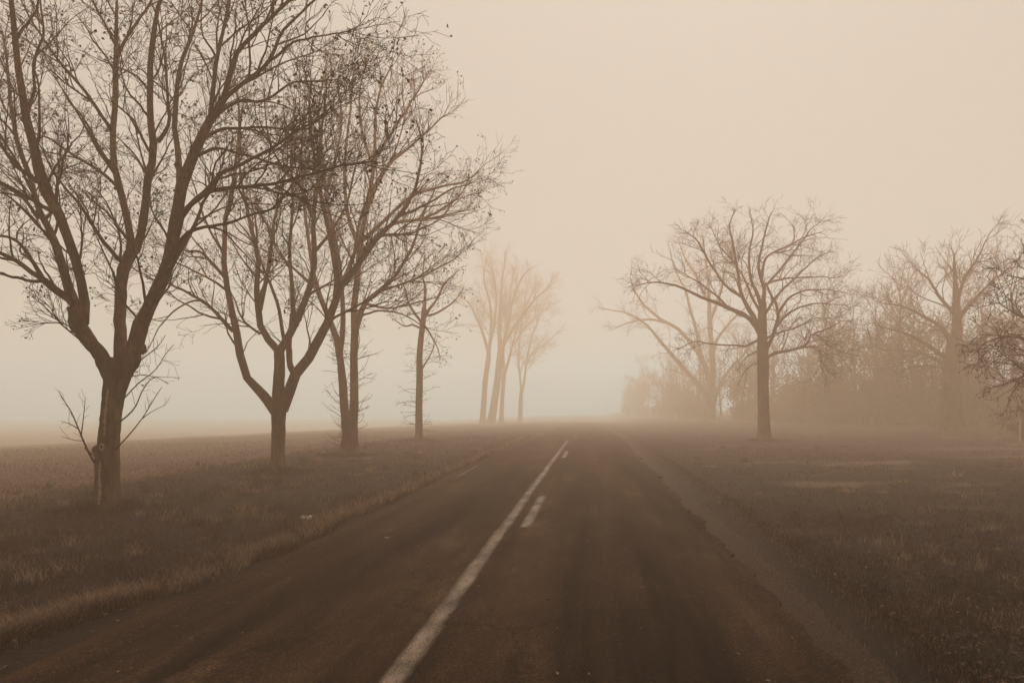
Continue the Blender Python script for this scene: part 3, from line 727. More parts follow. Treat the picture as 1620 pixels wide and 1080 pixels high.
build_tree('roadside_tree', 'slim single-stemmed bare tree bristling with side sprouts, smallest of the roadside row',
    D['t4'], T4_TR, T4, [lv(1.6, 1.15, (25, 55), 0.15, n=7, rk=0.010), lv(2.4, 0.7, (25, 55), 0.08, n=5), lv(2.6, 0.5, (25, 60), 0.0, n=4)], 14,
    'bare trees in the row along the field', leaves=160, leaf_size=0.08, twig_tip=0.0055, tip_ext=0.3,
    sprouts=[([(663, 680, 6), (663, 640, 5), (664, 600, 5), (664, 540, 4)], 13, 1.15, -0.02)])

# --- far trees of the row, deep in the fog
FAR = [lv(1.5, 5.0, (24, 60), 0.12, n=7, rk=0.010, wig=0.1), lv(2.2, 2.8, (20, 50), 0.12, n=6), lv(2.6, 1.4, (22, 54), 0.05, n=4)]
build_tree('distant_tree', 'large faint bare tree with two leaning stems, farthest but one group along the field edge',
    D['g1'], [([(763, 680, 6.5), (763, 672, 5.2), (765, 640, 4.6), (768, 600, 4.2), (773, 565, 4), (772, 545, 3.2)], 0, 0),
              ([(774, 681, 8.5), (776, 672, 7), (781, 640, 6), (787, 600, 5.6), (791, 565, 5.4), (795, 540, 4.5)], 0.4, 0.4)],
    [(taper([(772, 555), (765, 530), (755, 505), (742, 480), (728, 470)], 3.0, 0.8), 0, -2),
     (taper([(773, 560), (777, 520), (775, 480), (765, 440), (770, 410)], 3.2, 0.8), 0, 1),
     (taper([(792, 560), (790, 520), (792, 480), (795, 440), (800, 410)], 4.2, 0.8), 0.4, 2),
     (taper([(793, 555), (803, 520), (810, 480), (825, 440), (838, 425)], 3.6, 0.8), 0.4, -2),
     (taper([(794, 550), (812, 520), (830, 495), (850, 470), (868, 455)], 3.0, 0.8), 0.4, 0),
     (taper([(774, 550), (782, 510), (785, 470), (780, 430)], 2.6, 0.8), 0, -3)],
    FAR, 15, 'faint trees far along the field edge', twig_tip=0.009, trunk_sides=12)
build_tree('distant_tree', 'faint slender bare tree just beyond the leaning twin-stemmed tree',
    D['g2'], [([(793, 673, 4.6), (793, 664, 3.8), (795, 620, 3.4), (797, 595, 3.5), (799, 580, 3.2)], 0, 0)],
    [(taper([(798, 592), (796, 560), (800, 520), (806, 470), (812, 430)], 2.6, 0.7), 0, 1),
     (taper([(799, 588), (806, 565), (812, 540), (825, 500), (842, 465)], 2.6, 0.7), 0, -1.5),
     (taper([(810, 548), (830, 520), (850, 500), (866, 488)], 1.8, 0.6), -0.5, 1)],
    FAR, 16, 'faint trees far along the field edge', twig_tip=0.009, trunk_sides=12)
build_tree('distant_tree', 'faintest bare tree of the field row, with a narrow forked trunk nearest the fogged road',
    D['g3'], [([(822, 671, 4.4), (823, 660, 3.6), (824, 630, 3.2), (826, 612, 3.2)], 0, 0)],
    [(taper([(825, 625), (823, 600), (820, 570), (822, 535), (828, 490), (835, 450)], 2.2, 0.6), 0, 1),
     (taper([(826, 620), (830, 598), (833, 576), (845, 555), (860, 545), (878, 530)], 2.2, 0.6), 0, -1),
     (taper([(832, 580), (838, 545), (850, 510), (862, 480)], 1.8, 0.6), 0, 1.5)],
    FAR, 17, 'faint trees far along the field edge', twig_tip=0.009, trunk_sides=12)

# --- right side: the round-crowned tree on the lawn
R1_TR = [([(1209, 698, 14), (1208.5, 688, 11.5), (1208, 654, 9.8), (1207, 608, 8.8), (1207, 571, 9.2), (1206, 542, 8.4), (1206, 500, 7.2), (1207, 478, 6)], 0, 0)]
R1 = [
 (taper([(1203, 530), (1186, 502), (1152, 486), (1126, 476), (1100, 466), (1070, 452), (1040, 447), (1015, 452)], 5.6, 0.8), 0, -1.6),
 (taper([(1204, 522), (1190, 497), (1178, 476), (1170, 450), (1165, 414), (1157, 380), (1152, 359), (1162, 336)], 5.8, 0.8), 0, 1.4),
 (taper([(1174, 470), (1147, 450), (1121, 411), (1105, 380), (1088, 366)], 3.4, 0.7), 0.8, -0.6),
 (taper([(1152, 486), (1125, 462), (1095, 440), (1070, 425)], 2.6, 0.7), -0.7, 0.8),
 (taper([(1206, 490), (1199, 466), (1186, 434), (1186, 401), (1191, 365), (1186, 340)], 4.6, 0.7), 0, -0.9),
 (taper([(1207, 485), (1209, 455), (1202, 421), (1206, 390), (1216, 350), (1220, 335)], 5.0, 0.7), 0, 0.8),
 (taper([(1205, 440), (1214, 408), (1245, 393), (1270, 378), (1300, 370)], 3.0, 0.6), 0.3, -1.4),
 (taper([(1209, 455), (1243, 414), (1266, 385), (1281, 364), (1298, 350)], 3.0, 0.6), 0.3, 1.7),
 (taper([(1209, 566), (1214, 552), (1222, 538), (1230, 512), (1232, 491), (1222, 470), (1213, 450)], 5.4, 2.0), 0, -1.0),
 (taper([(1232, 494), (1244, 476), (1266, 463), (1302, 458), (1341, 463)], 3.4, 0.6), -0.8, 0.8),
 (taper([(1229, 516), (1240, 504), (1256, 491), (1281, 481), (1313, 480), (1340, 482)], 3.4, 0.6), -0.7, -2.0),
 (taper([(1210, 452), (1230, 443), (1260, 438), (1294, 436), (1326, 437)], 2.8, 0.6), 0.2, -1.2),
 (taper([(1209, 572), (1219, 561), (1245, 555), (1276, 547), (1283, 538), (1287, 528), (1302, 535), (1323, 554), (1359, 563)], 4.0, 0.7), 0, -1.4),
 (taper([(1270, 549), (1294, 551), (1302, 572), (1313, 588)], 2.0, 0.6), -0.9, -1.8),
 (taper([(1236, 557), (1245, 535), (1250, 515), (1262, 500)], 1.8, 0.6), -0.4, 0.6),
 (taper([(1287, 528), (1310, 520), (1330, 510), (1345, 510)], 1.8, 0.6), -1.1, 0),
 (taper([(1205, 545), (1195, 538), (1183, 546), (1165, 545), (1126, 542), (1100, 539), (1072, 552)], 3.0, 0.6), 0, -1.6),
 (taper([(1204, 556), (1190, 560), (1175, 570), (1165, 585)], 2.0, 0.5), 0, 1.0),
 (taper([(1206, 575), (1190, 578), (1178, 590), (1172, 604)], 1.6, 0.5), 0, -1.2),
 (taper([(1205, 500), (1190, 470), (1172, 430), (1140, 390), (1120, 350)], 3.4, 0.6), 0.1, 2.4),
 (taper([(1206, 505), (1225, 470), (1255, 440), (1290, 410), (1315, 400)], 3.6, 0.6), 0.1, 2.4),
 (taper([(1206, 540), (1225, 528), (1255, 520), (1290, 505), (1325, 505)], 3.0, 0.6), 0.1, 2.6),
]
R1 = [([(a_, b_, c_ * 0.80) for a_, b_, c_ in p_], d0_, d1_) for p_, d0_, d1_ in R1]
RL = [lv(2.0, 2.2, (28, 60), 0.0, n=8, rk=0.011, wig=0.2), lv(2.8, 1.35, (28, 60), 0.03, n=6, wig=0.22), lv(3.0, 0.7, (28, 60), 0.0, n=5, wig=0.22), lv(2.0, 0.4, (28, 60), 0.0, n=4, wig=0.25)]
build_tree('lawn_tree', 'round-crowned bare tree with straight trunk, the clearest one standing alone on the dark lawn',
    D['r1'], R1_TR, R1, RL, 21, twig_tip=0.0055, trunk_sides=16, limb_wig=0.03, tip_ext=0.2)

# --- behind it the wide low-forking tree
R2_TR = [([(1124, 676, 11), (1124, 668, 9), (1124, 645, 8), (1126, 628, 8.5), (1127, 612, 8)], 0, 0)]
R2 = [
 (taper([(1125, 632), (1112, 615), (1088, 591), (1064, 563), (1042, 538), (1021, 513), (990, 496), (955, 489)], 5.0, 0.6), 0, -2),
 (taper([(1126, 625), (1118, 585), (1099, 552), (1071, 520), (1046, 506), (1014, 478), (997, 447), (1000, 425)], 4.6, 0.6), 0, 2),
 (taper([(1127, 620), (1127, 566), (1122, 503), (1122, 461), (1116, 408), (1110, 370)], 6.0, 0.7), 0, 0),
 (taper([(1129, 632), (1138, 612), (1148, 590), (1173, 560), (1195, 535), (1220, 520)], 4.6, 0.7), 0, -2),
 (taper([(1127, 560), (1134, 538), (1155, 510), (1176, 489), (1200, 460)], 3.4, 0.6), 0, 2.5),
 (taper([(1112, 575), (1102, 524), (1092, 489), (1085, 461), (1070, 430), (1060, 400)], 3.4, 0.6), 0.5, -2),
 (taper([(1060, 512), (1030, 505), (1000, 510), (975, 520)], 2.2, 0.5), 1, -2),
 (taper([(1125, 505), (1140, 460), (1150, 420), (1160, 390)], 3.0, 0.6), 0, 3),
 (taper([(1122, 480), (1105, 440), (1085, 405), (1075, 380)], 2.6, 0.6), 0, -3),
]
build_tree('lawn_tree', 'pale broad bare tree forking near the ground, behind the clear round-crowned tree',
    D['r2'], R2_TR, R2, [lv(1.0, 3.8, (28, 58), 0.1, n=7, rk=0.010, wig=0.17), lv(1.5, 2.0, (28, 58), 0.06, n=6, wig=0.2), lv(1.9, 1.0, (28, 58), 0.0, n=4, wig=0.2)], 22, twig_tip=0.009, trunk_sides=14, limb_wig=0.05)

# --- big old tree at the wood's edge
R3_TR = [([(1504, 664, 20), (1504, 650, 18), (1503, 620, 16.5), (1504, 590, 16), (1508, 565, 16), (1511, 540, 13)], 0, 0)]
R3 = [
 (taper([(1500, 588), (1480, 578), (1443, 579), (1425, 590)], 4, 0.8), 0, -2),
 (taper([(1501, 580), (1487, 570), (1458, 556), (1430, 553), (1400, 553)], 5, 0.8), 0, 2),
 (taper([(1503, 574), (1487, 561), (1458, 541), (1428, 526), (1390, 518)], 6, 0.8), 0, -3),
 (taper([(1507, 555), (1498, 532), (1487, 517), (1458, 496), (1425, 481), (1400, 478)], 5.6, 0.8), 0, 1),
 (taper([(1510, 560), (1513, 520), (1513, 480), (1511, 440), (1508, 400)], 12, 1.4), 0, 0),
 (taper([(1510, 575), (1526, 560), (1553, 538), (1585, 523), (1640, 495)], 8, 1.2), 0, -2),
 (taper([(1510, 580), (1530, 578), (1567, 579), (1610, 588)], 4, 0.8), 0, 2),
 (taper([(1512, 500), (1490, 470), (1470, 440), (1455, 425)], 4, 0.8), 0, -2),
 (taper([(1513, 510), (1535, 480), (1565, 450), (1600, 420)], 5, 0.8), 0, 2),
 (taper([(1512, 480), (1525, 440), (1545, 410), (1560, 380)], 4, 0.8), 0, -3),
]
R3L = [lv(1.3, 3.2, (28, 58), 0.06, n=7, rk=0.011, wig=0.18), lv(2.2, 1.7, (28, 58), 0.03, n=6, wig=0.2), lv(3.2, 0.85, (28, 58), 0.0, n=4, wig=0.2)]
build_tree('woodside_tree', 'massive thick-trunked bare tree with level boughs in front of the brown wood',
    D['r3'], R3_TR, R3, R3L, 23, twig_tip=0.008, trunk_sides=16, limb_wig=0.05)

# --- dense tree whose boughs reach in from beyond the lawn's side
R4_TR = [([(1700, 705, 13), (1700, 680, 11), (1701, 620, 9.5), (1699, 560, 9), (1700, 480, 7), (1702, 420, 5)], 0, 0)]
R4 = [
 (taper([(1700, 575), (1660, 552), (1620, 536), (1585, 535), (1556, 546)], 5, 0.8), 0, -1),
 (taper([(1700, 540), (1655, 515), (1615, 498), (1580, 478)], 4.6, 0.8), 0, 1),
 (taper([(1700, 600), (1660, 590), (1625, 592), (1592, 606)], 4.2, 0.8), 0, -1.4),
 (taper([(1700, 500), (1660, 470), (1625, 448), (1598, 440)], 4.2, 0.8), 0, -0.6),
 (taper([(1700, 470), (1665, 445), (1635, 428), (1612, 420)], 3.8, 0.8), 0, 0.8),
 (taper([(1700, 585), (1650, 568), (1612, 562), (1578, 565)], 4.2, 0.8), 0, 1.6),
 (taper([(1702, 430), (1730, 380), (1750, 340), (1760, 310)], 3.6, 0.8), 0, -0.4),
 (taper([(1701, 560), (1750, 530), (1790, 510), (1830, 500)], 4.6, 0.8), 0, -1),
 (taper([(1701, 500), (1745, 460), (1780, 430), (1810, 420)], 4.2, 0.8), 0, 1.4),
]
build_tree('woodside_tree', 'dense dark twiggy tree leaning its boughs over the lawn beside the brown wood',
    D['r4'], R4_TR, R4, [lv(2.6, 1.9, (30, 62), 0.0, n=7, rk=0.012, wig=0.16), lv(4.6, 0.95, (28, 58), 0.0, n=6, wig=0.18), lv(6.0, 0.45, (28, 58), 0.0, n=4, wig=0.2)], 24, twig_tip=0.0055, trunk_sides=14, leaves=1100, leaf_size=0.05, tip_ext=0.2)

# ------------------------------------------------------------------ the brown wood behind the lawn: one far mass of stems and twigs
def wood_variant(seed, h):
    rng = np.random.default_rng(seed)
    tr = np.stack([np.cumsum(rng.normal(size=9) * 0.12), np.cumsum(rng.normal(size=9) * 0.12), np.linspace(-0.3, h * 0.8, 9)], -1)
    rad = np.linspace(h * 0.017, 0.03, 9)
    P, R = tr[None], rad[None]
    a, ra = grow(rng, P, R, 2.4, h * 0.38, (30, 65), 0.35, n=6, rk=0.011, t0=0.22, tip=0.012, fall=0.45)
    b, rb = grow(rng, a, ra, 1.9, h * 0.16, (25, 55), 0.2, n=5, rk=0.012, tip=0.011)
    c, rc = grow(rng, b, rb, 2.4, h * 0.075, (25, 55), 0.1, n=4, rk=0.014, tip=0.011)
    return join([tubes(P, R, 6), tubes(a, ra, 4), tubes(b, rb, 3), tubes(c, rc, 3)])

def shrub_variant(seed, h):
    rng = np.random.default_rng(seed); k = 26
    P = np.zeros((k, 7, 3)); az = rng.uniform(0, 6.28, k); el = rng.uniform(0.5, 1.45, k)
    dr = np.stack([np.cos(az) * np.cos(el), np.sin(az) * np.cos(el), np.sin(el)], -1)
    for s in range(7): P[:, s] = dr * (h * s / 6) * rng.uniform(0.6, 1.1, (k, 1)) + rng.normal(size=(k, 3)) * 0.05 * h * (s > 0)
    P[:, 0] = rng.normal(size=(k, 3)) * 0.15; P[:, 0, 2] = -0.1
    R = np.linspace(0.03, 0.012, 7)[None] * np.ones((k, 1))
    a, ra = grow(rng, P, R, 3.0, h * 0.35, (25, 60), 0.1, n=5, tip=0.010, t0=0.1)
    b, rb = grow(rng, a, ra, 3.0, h * 0.2, (25, 60), 0.05, n=4, tip=0.010)
    return join([tubes(P, R, 4), tubes(a, ra, 3), tubes(b, rb, 3)])

WV = [wood_variant(100 + k, h) for k, h in enumerate((9.0, 10.5, 12.0, 8.0))]
SV = [shrub_variant(200 + k, h) for k, h in enumerate((2.6, 3.6))]
rng = np.random.default_rng(77)
EDGE = np.array([[10, 200], [13, 140], [16, 100], [19.5, 74], [24, 57], [29, 53], [34, 48], [60, 45], [80, 45]], float)
def wood_edge(x): return np.interp(x, EDGE[:, 0], EDGE[:, 1])
def put(v, q, x, y, s, a):
    c, n_ = math.cos(a), math.sin(a)
    return (np.stack([(v[:, 0] * c - v[:, 1] * n_) * s + x, (v[:, 0] * n_ + v[:, 1] * c) * s + y, v[:, 2] * s + float(base_z(x, y))], -1), q)
parts, leafp = [], []
count = 0
for k in range(900):
    if count >= 95: break
    x = 10 + 56 * rng.random() ** 1.4; y = wood_edge(x) + rng.exponential(9.0)
    if x / y > 0.70: continue
    count += 1
    v, q = WV[rng.integers(0, 4)]; s = rng.uniform(0.75, 1.2)
    vv, q = put(v, q, x, y, s, rng.uniform(0, 6.28)); parts.append((vv, q))
    lo = vv[vv[:, 2] < 0.62 * vv[:, 2].max()]; leafp.append(lo[rng.integers(0, len(lo), 520)] + rng.normal(size=(520, 3)) * 0.3)
for k in range(130):
    x = 10 + 50 * rng.random() ** 1.3; y = wood_edge(x) + rng.uniform(-1.5, 12)
    if x / y > 0.68: continue
    v, q = SV[rng.integers(0, 2)]; s = rng.uniform(0.7, 1.3)
    vv, q = put(v, q, x, y, s, rng.uniform(0, 6.28)); parts.append((vv, q))
    leafp.append(vv[rng.integers(0, len(vv), 700)] + rng.normal(size=(700, 3)) * 0.15)
v, q = join(parts)
lq, lt = leaf_quads(rng, np.concatenate(leafp), 0.19)       # withered leaves still held by oaks and brambles
wm = raw_mesh('woodland', np.concatenate([v, lq]), q, lt + len(v), M['twig'])
tag(add('woodland', wm), 'brown leafless wood fading into fog behind the lawn', 'woodland', kind='stuff')
# dark shrub under the dense tree
def place_shrub(x, y, s, label, seed):
    v, q = shrub_variant(seed, 2.2)
    z = float(ground_z(np.array([x]), np.array([y]))[0])
    o = empty('shrub', (x, y, z)); tag(o, label, 'shrub', 'dark shrubs at the lawn edge')
    add('branches', raw_mesh('branches', v * s, q, mat=M['twig']), o)
    rg = np.random.default_rng(seed); c = v[rg.integers(0, len(v), 700)] * s
    lv_, tr_ = leaf_quads(rg, c, 0.09)
    l = add('leaves', raw_mesh('leaves', lv_, tris=tr_, mat=M['leaf_dry'], smooth=False), o); l['kind'] = 'stuff'
place_shrub(21.6, 38.5, 0.95, 'dark rounded leafless shrub beneath the dense twiggy tree', 301)
place_shrub(24.2, 41.5, 0.8, 'smaller dark shrub with a pale post before it', 302)
# pale post
px_, py_ = 20.3, 36.5
pz = float(ground_z(np.array([px_]), np.array([py_]))[0])
pr = empty('marker_post', (px_, py_, pz)); tag(pr, 'pale weathered wooden post standing beside the dark shrubs', 'post')
v, q = tubes(np.array([[[0, 0, -0.2], [0.005, 0, 0.5], [0.012, 0, 0.95]]]), np.array([[0.055, 0.055, 0.05]]), 8)
add('shaft', raw_mesh('shaft', v, q, mat=M['post']), pr)
v, q = tubes(np.array([[[0.012, 0, 0.93], [0.012, 0, 0.97], [0.012, 0, 1.03], [0.012, 0, 1.05]]]), np.array([[0.06, 0.065, 0.06, 0.005]]), 8)
add('cap', raw_mesh('cap', v, q, mat=M['post']), pr)

# ------------------------------------------------------------------ grass, litter, grit
def blades(rng, x, y, h, w, tone, lean=0.45):
    n = len(x); z = ground_z(x, y) - 0.01
    az = rng.uniform(0, 2 * np.pi, n); la = rng.uniform(0, 2 * np.pi, n); le = h * lean * rng.uniform(0.2, 1.3, n)
    dx, dy = np.cos(az) * w * 0.5, np.sin(az) * w * 0.5
    mx, my = x + np.cos(la) * le * 0.35, y + np.sin(la) * le * 0.35
    tx, ty = x + np.cos(la) * le, y + np.sin(la) * le
    V = np.stack([np.stack([x - dx, y - dy, z], -1), np.stack([x + dx, y + dy, z], -1),
                  np.stack([mx + dx * 0.7, my + dy * 0.7, z + h * 0.62], -1), np.stack([mx - dx * 0.7, my - dy * 0.7, z + h * 0.62], -1),
                  np.stack([tx, ty, z + h * 0.95], -1)], 1)
    i = np.arange(n)[:, None] * 5
    q = i + np.array([[0, 1, 2, 3]]); t = i + np.array([[3, 2, 4]])
    c = np.zeros((n, 5, 4)); c[..., 0] = tone[:, None]; c[..., 3] = 1
    return V.reshape(-1, 3), q, t, c.reshape(-1, 4)

def grass_object(name, label, sets):
    vs, qs, ts, cs, o = [], [], [], [], 0
    for v, q, t, c in sets:
        vs.append(v); qs.append(q + o); ts.append(t + o); cs.append(c); o += len(v)
    me = raw_mesh(name, np.concatenate(vs), np.concatenate(qs), np.concatenate(ts), M['grass'], True, np.concatenate(cs))
    return tag(add(name, me), label, 'grass', kind='stuff')

rng = np.random.default_rng(501)
def ysample(n, y0, y1):          # denser close by, thinning out with distance
    u_ = rng.random(n); return 1.0 / (1.0 / y0 + u_ * (1.0 / y1 - 1.0 / y0))
def wid(y, k=0.00055): return np.maximum(0.0045, k * y)

# verge under the trees
n = 170000; y = ysample(n, 4.0, 48); x = rng.uniform(-13.5, -3.55, n)
keep = (x < road_left(y) - 0.02 - 0.22 * rng.random(n)) & (x > -0.80 * y - 1.2)
cl = fbm(x * 2.2, y * 2.2, 61, 3); cl2 = fbm(x * 0.5, y * 0.5, 62, 3)
keep &= rng.random(n) < np.clip(0.25 + 1.3 * cl, 0, 1)
x, y, cl, cl2 = x[keep], y[keep], cl[keep], cl2[keep]
h = rng.uniform(0.025, 0.11, len(x)) * np.clip(0.1 + 1.9 * (cl - 0.1), 0.2, 2) * np.where(x < -11, 0.6, 1)
tn = np.clip(0.20 + 0.95 * (cl2 - 0.42) + 0.7 * (cl - 0.5) + rng.normal(size=len(x)) * 0.16 + 0.35 * smooth01(10.6, 11.6, -x), 0, 1)
A = blades(rng, x, y, h, wid(y) * rng.uniform(0.7, 1.4, len(x)), tn)
# pale dead fringe along the asphalt
n = 60000; y = ysample(n, 4.0, 45); off = np.abs(rng.normal(size=n)) * 0.24
x = road_left(y) - 0.10 - off + 0.12 * (fbm(y * 1.5, y * 0, 63) - 0.5)
cl = fbm(x * 1.5 + 7, y * 1.1, 64, 3); keep = rng.random(n) < np.clip(2.6 * (cl - 0.30), 0.04, 1)
x, y, cl, off = x[keep], y[keep], cl[keep], off[keep]
h = rng.uniform(0.06, 0.17, len(x)) * (0.5 + cl)
tn = np.clip(0.80 + rng.normal(size=len(x)) * 0.13 - 0.5 * np.clip(off - 0.25, 0, 1) - 0.25 * (off < 0.05), 0, 1)
Bz = blades(rng, x, y, h, wid(y) * rng.uniform(0.6, 1.2, len(x)), tn, 0.9)
# taller tufts round the tree feet
C = []
for (tx, ty) in TREE_SPOTS:
    n = 2600; a = rng.uniform(0, 6.28, n); r = 0.25 + np.abs(rng.normal(size=n)) * (0.30 + 0.35 * vnoise(a * 1.6, a * 0 + tx, 3))
    x = tx + r * np.cos(a); y = ty + r * np.sin(a)
    C.append(blades(rng, x, y, rng.uniform(0.03, 0.22, n) * np.exp(-1.6 * (r - 0.25)), wid(y) * 1.2, np.clip(0.25 + rng.normal(size=n) * 0.2, 0, 1), 0.5))
def tufts(n, xf, y0, y1, seed):
    rg = np.random.default_rng(seed); cy = 1.0 / (1.0 / y0 + rg.random(n) * (1.0 / y1 - 1.0 / y0)); cx = xf(rg, cy)
    k = 45; x = np.repeat(cx, k) + rg.normal(size=n * k) * np.repeat(rg.uniform(0.03, 0.14, n), k); y = np.repeat(cy, k) + rg.normal(size=n * k) * 0.07
    hh = np.repeat(rg.uniform(0.07, 0.24, n), k) * rg.uniform(0.4, 1.15, n * k)
    tt = np.clip(np.repeat(rg.choice([0.05, 0.15, 0.55, 0.78, 0.9], n), k) + rg.normal(size=n * k) * 0.12, 0, 1)
    return blades(rg, x, y, hh, np.maximum(0.004, 0.00045 * y), tt, 0.95)
TF = tufts(420, lambda rg, cy: rg.uniform(-12, -4.0, len(cy)), 4.2, 34, 91)
grass_object('verge_grass', 'short rough grass on the verge with a pale dead fringe along the asphalt', [A, Bz, TF] + C[:4])

# lawn on the other side
n = 190000; y = ysample(n, 4.0, 50); x = 1.9 + (0.62 * y + 1.5) * rng.random(n)
wob = 0.16 * (fbm(y * 0.3, y * 0, 33) - 0.5)
cl = fbm(x * 1.8, y * 1.8, 71, 3); cl2 = fbm(x * 0.45, y * 0.8, 72, 3)
p = np.clip(0.25 + 1.3 * cl, 0, 1) * smooth01(2.28, 2.5, x - wob) + 0.06 * (x < 2.3)
p = p * (1 - 0.8 * smooth01(0.62, 0.75, fbm(x * 0.42, y * 0.75, 57, 4)))
keep = rng.random(n) < p
x, y, cl, cl2 = x[keep], y[keep], cl[keep], cl2[keep]
h = rng.uniform(0.025, 0.075, len(x)) * (0.5 + 1.1 * cl)
tn = np.clip(0.16 + 1.0 * (cl2 - 0.45) + 0.7 * (cl - 0.5) + rng.normal(size=len(x)) * 0.15, 0, 1)
E = blades(rng, x, y, h, wid(y) * rng.uniform(0.7, 1.4, len(x)), tn)
n = 16000; y = ysample(n, 4.0, 40); x = 2.46 + 0.16 * (fbm(y * 0.3, y * 0, 33) - 0.5) + rng.normal(size=n) * 0.10
F = blades(rng, x, y, rng.uniform(0.015, 0.06, n), wid(y), np.clip(0.52 + rng.normal(size=n) * 0.2, 0, 1), 0.7)
grass_object('lawn_grass', 'short dark lawn grass beyond the muddy rut', [E, F, C[4], tufts(170, lambda rg, cy: 2.5 + rg.random(len(cy)) * 0.6 * cy, 4.2, 34, 92)])

# stubble on the field
n = 50000; y = ysample(n, 8.0, 70); x = -10.8 - rng.random(n) * 0.75 * y
x = np.round(x / 0.34) * 0.34 + rng.normal(size=n) * 0.035
Fd = blades(rng, x, y, rng.uniform(0.03, 0.10, n), wid(y) * 1.2, np.clip(0.72 + rng.normal(size=n) * 0.18, 0, 1), 0.5)
grass_object('stubble', 'pale cut stubble in rows across the fogged field', [Fd])

def litter(rng, x, y, z, s):
    n = len(x); p = np.stack([x, y, z], -1)
    az = rng.uniform(0, 6.28, n); a = np.stack([np.cos(az), np.sin(az), rng.normal(size=n) * 0.18], -1); b = np.stack([-np.sin(az), np.cos(az), rng.normal(size=n) * 0.18], -1)
    s = s[:, None]; up_ = np.zeros((n, 3)); up_[:, 2] = 1
    cu = rng.uniform(0.0, 0.3, (n, 1))
    V = np.stack([p - a * s * 0.5, p - a * s * 0.1 + b * s * 0.36 + up_ * s * cu, p + a * s * 0.5 + up_ * s * cu * 0.6, p + a * s * 0.0 - b * s * 0.34 + up_ * s * cu, p + up_ * s * 0.06], 1)
    i = np.arange(n)[:, None] * 5
    t = np.concatenate([i + np.array([[0, 4, 1]]), i + np.array([[1, 4, 2]]), i + np.array([[2, 4, 3]]), i + np.array([[3, 4, 0]])])
    c = np.zeros((n, 5, 4)); c[..., 0] = np.clip(rng.beta(1.4, 2.2, n), 0, 1)[:, None]; c[..., 3] = 1
    return V.reshape(-1, 3), t, c.reshape(-1, 4)
n = 15000; y = ysample(n, 4.2, 40); x = np.where(rng.random(n) < 0.55, rng.uniform(-12, -3.7, n), 2.4 + rng.random(n) * (0.6 * y))
v, t, c = litter(rng, x, y, ground_z(x, y) + rng.uniform(0.012, 0.05, n), rng.uniform(0.02, 0.05, n))
o = add('leaf_litter', raw_mesh('leaf_litter', v, tris=t, mat=M['litter_leaf'], smooth=False, cols=c)); tag(o, 'curled brown fallen leaves strewn over the grass', 'leaves', kind='stuff')
n = 420; y = ysample(n, 4.2, 30); x = np.where(rng.random(n) < 0.5, rng.uniform(-3.4, 1.6, n), np.where(rng.random(n) < 0.5, -3.35 + np.abs(rng.normal(size=n)) * 0.35, 1.6 - np.abs(rng.normal(size=n)) * 0.3))
v, t, c = litter(rng, x, y, road_z(x, y) + 0.006, rng.uniform(0.015, 0.04, n))
o = add('road_leaves', raw_mesh('road_leaves', v, tris=t, mat=M['litter_leaf'], smooth=False, cols=c)); tag(o, 'small fallen leaves lying loose on the asphalt', 'leaves', kind='stuff')

# grit on the shoulder and along both broken edges
n = 6000; y = ysample(n, 4.0, 26)
x = np.where(rng.random(n) < 0.82, 1.83 + rng.normal(size=n) * 0.16, -3.50 + rng.normal(size=n) * 0.16)
onr = (x > road_left(y)) & (x < road_right(y))
z = np.where(onr, road_z(x, y), ground_z(x, y))
s = rng.uniform(0.0025, 0.008, n)[:, None]
octv = np.array([[1, 0, 0], [-1, 0, 0], [0, 1, 0], [0, -1, 0], [0, 0, 1], [0, 0, -1]], float)
V = np.stack([x, y, z + s[:, 0] * 0.3], -1)[:, None] + octv[None] * (s * 1.0)[:, None] * rng.uniform(0.6, 1.3, (n, 6, 1))
tt = np.array([[0, 2, 4], [2, 1, 4], [1, 3, 4], [3, 0, 4], [2, 0, 5], [1, 2, 5], [3, 1, 5], [0, 3, 5]])
T = (np.arange(n)[:, None, None] * 6 + tt[None]).reshape(-1, 3)
c = np.zeros((n, 6, 4)); c[..., 0] = rng.random(n)[:, None]; c[..., 3] = 1
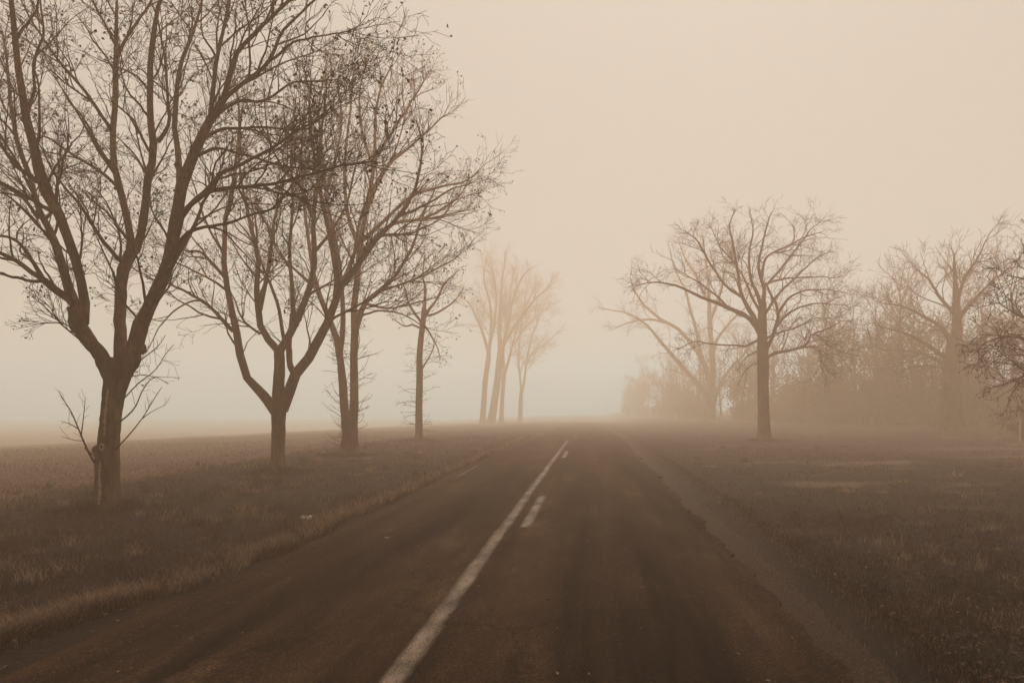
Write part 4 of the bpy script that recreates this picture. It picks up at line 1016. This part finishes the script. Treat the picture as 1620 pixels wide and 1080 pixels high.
tag(add('shoulder_grit', raw_mesh('shoulder_grit', V.reshape(-1, 3), tris=T, mat=M['stone'], smooth=False, cols=c.reshape(-1, 4))), 'loose grit crumbled along the broken asphalt edges', 'gravel', kind='stuff')

# crumpled scrap of paper in the verge grass
def scrap():
    rg = np.random.default_rng(9); n = 9
    U, Vv = np.meshgrid(np.linspace(-0.5, 0.5, n), np.linspace(-0.5, 0.5, n))
    X = U * 0.15 + rg.normal(size=U.shape) * 0.007; Y = Vv * 0.13 + rg.normal(size=U.shape) * 0.007
    Z = 0.035 + 0.03 * np.abs(np.sin(U * 3 + 0.6)) * (0.5 + Vv) + rg.normal(size=U.shape) * 0.012
    Z = np.where(U < -0.2, Z + 0.02 * (0.5 - Vv), Z)
    i = np.arange(n - 1)[:, None] * n + np.arange(n - 1)[None]
    q = np.stack([i, i + 1, i + n + 1, i + n], -1).reshape(-1, 4)
    top = np.stack([X, Y, Z], -1).reshape(-1, 3); m_ = len(top); bot = top - np.array([0, 0, 0.002])
    return raw_mesh('paper_scrap', np.concatenate([top, bot]), np.concatenate([q, q[:, ::-1] + m_]), mat=M['paper'], smooth=False)
sx, sy = -4.13, 11.2
tag(add('paper_scrap', scrap(), loc=(sx, sy, float(ground_z(np.array([sx]), np.array([sy]))[0]) + 0.03)), 'crumpled white paper scrap lying in the verge grass', 'litter')
# one pale flattened leaf on the left lane
def big_leaf():
    k = 11; a = np.arange(k) / k * 2 * np.pi; r = 0.045 * (1 + 0.22 * np.cos(5 * a))
    rim = np.stack([r * np.cos(a), r * np.sin(a), 0.006 + 0.006 * np.cos(3 * a)], -1)
    v = np.concatenate([[[0, 0, 0.004]], rim]); t = np.array([[0, 1 + j, 1 + (j + 1) % k] for j in range(k)])
    c = np.zeros((k + 1, 4)); c[:, 0] = 0.95; c[:, 3] = 1
    return raw_mesh('fallen_leaf', v, tris=t, mat=M['litter_leaf'], cols=c)
fx, fy = -2.62, 9.9
tag(add('fallen_leaf', big_leaf(), loc=(fx, fy, float(road_z(fx, fy)) + 0.004)), 'single pale flat leaf lying on the asphalt near the verge', 'leaf')
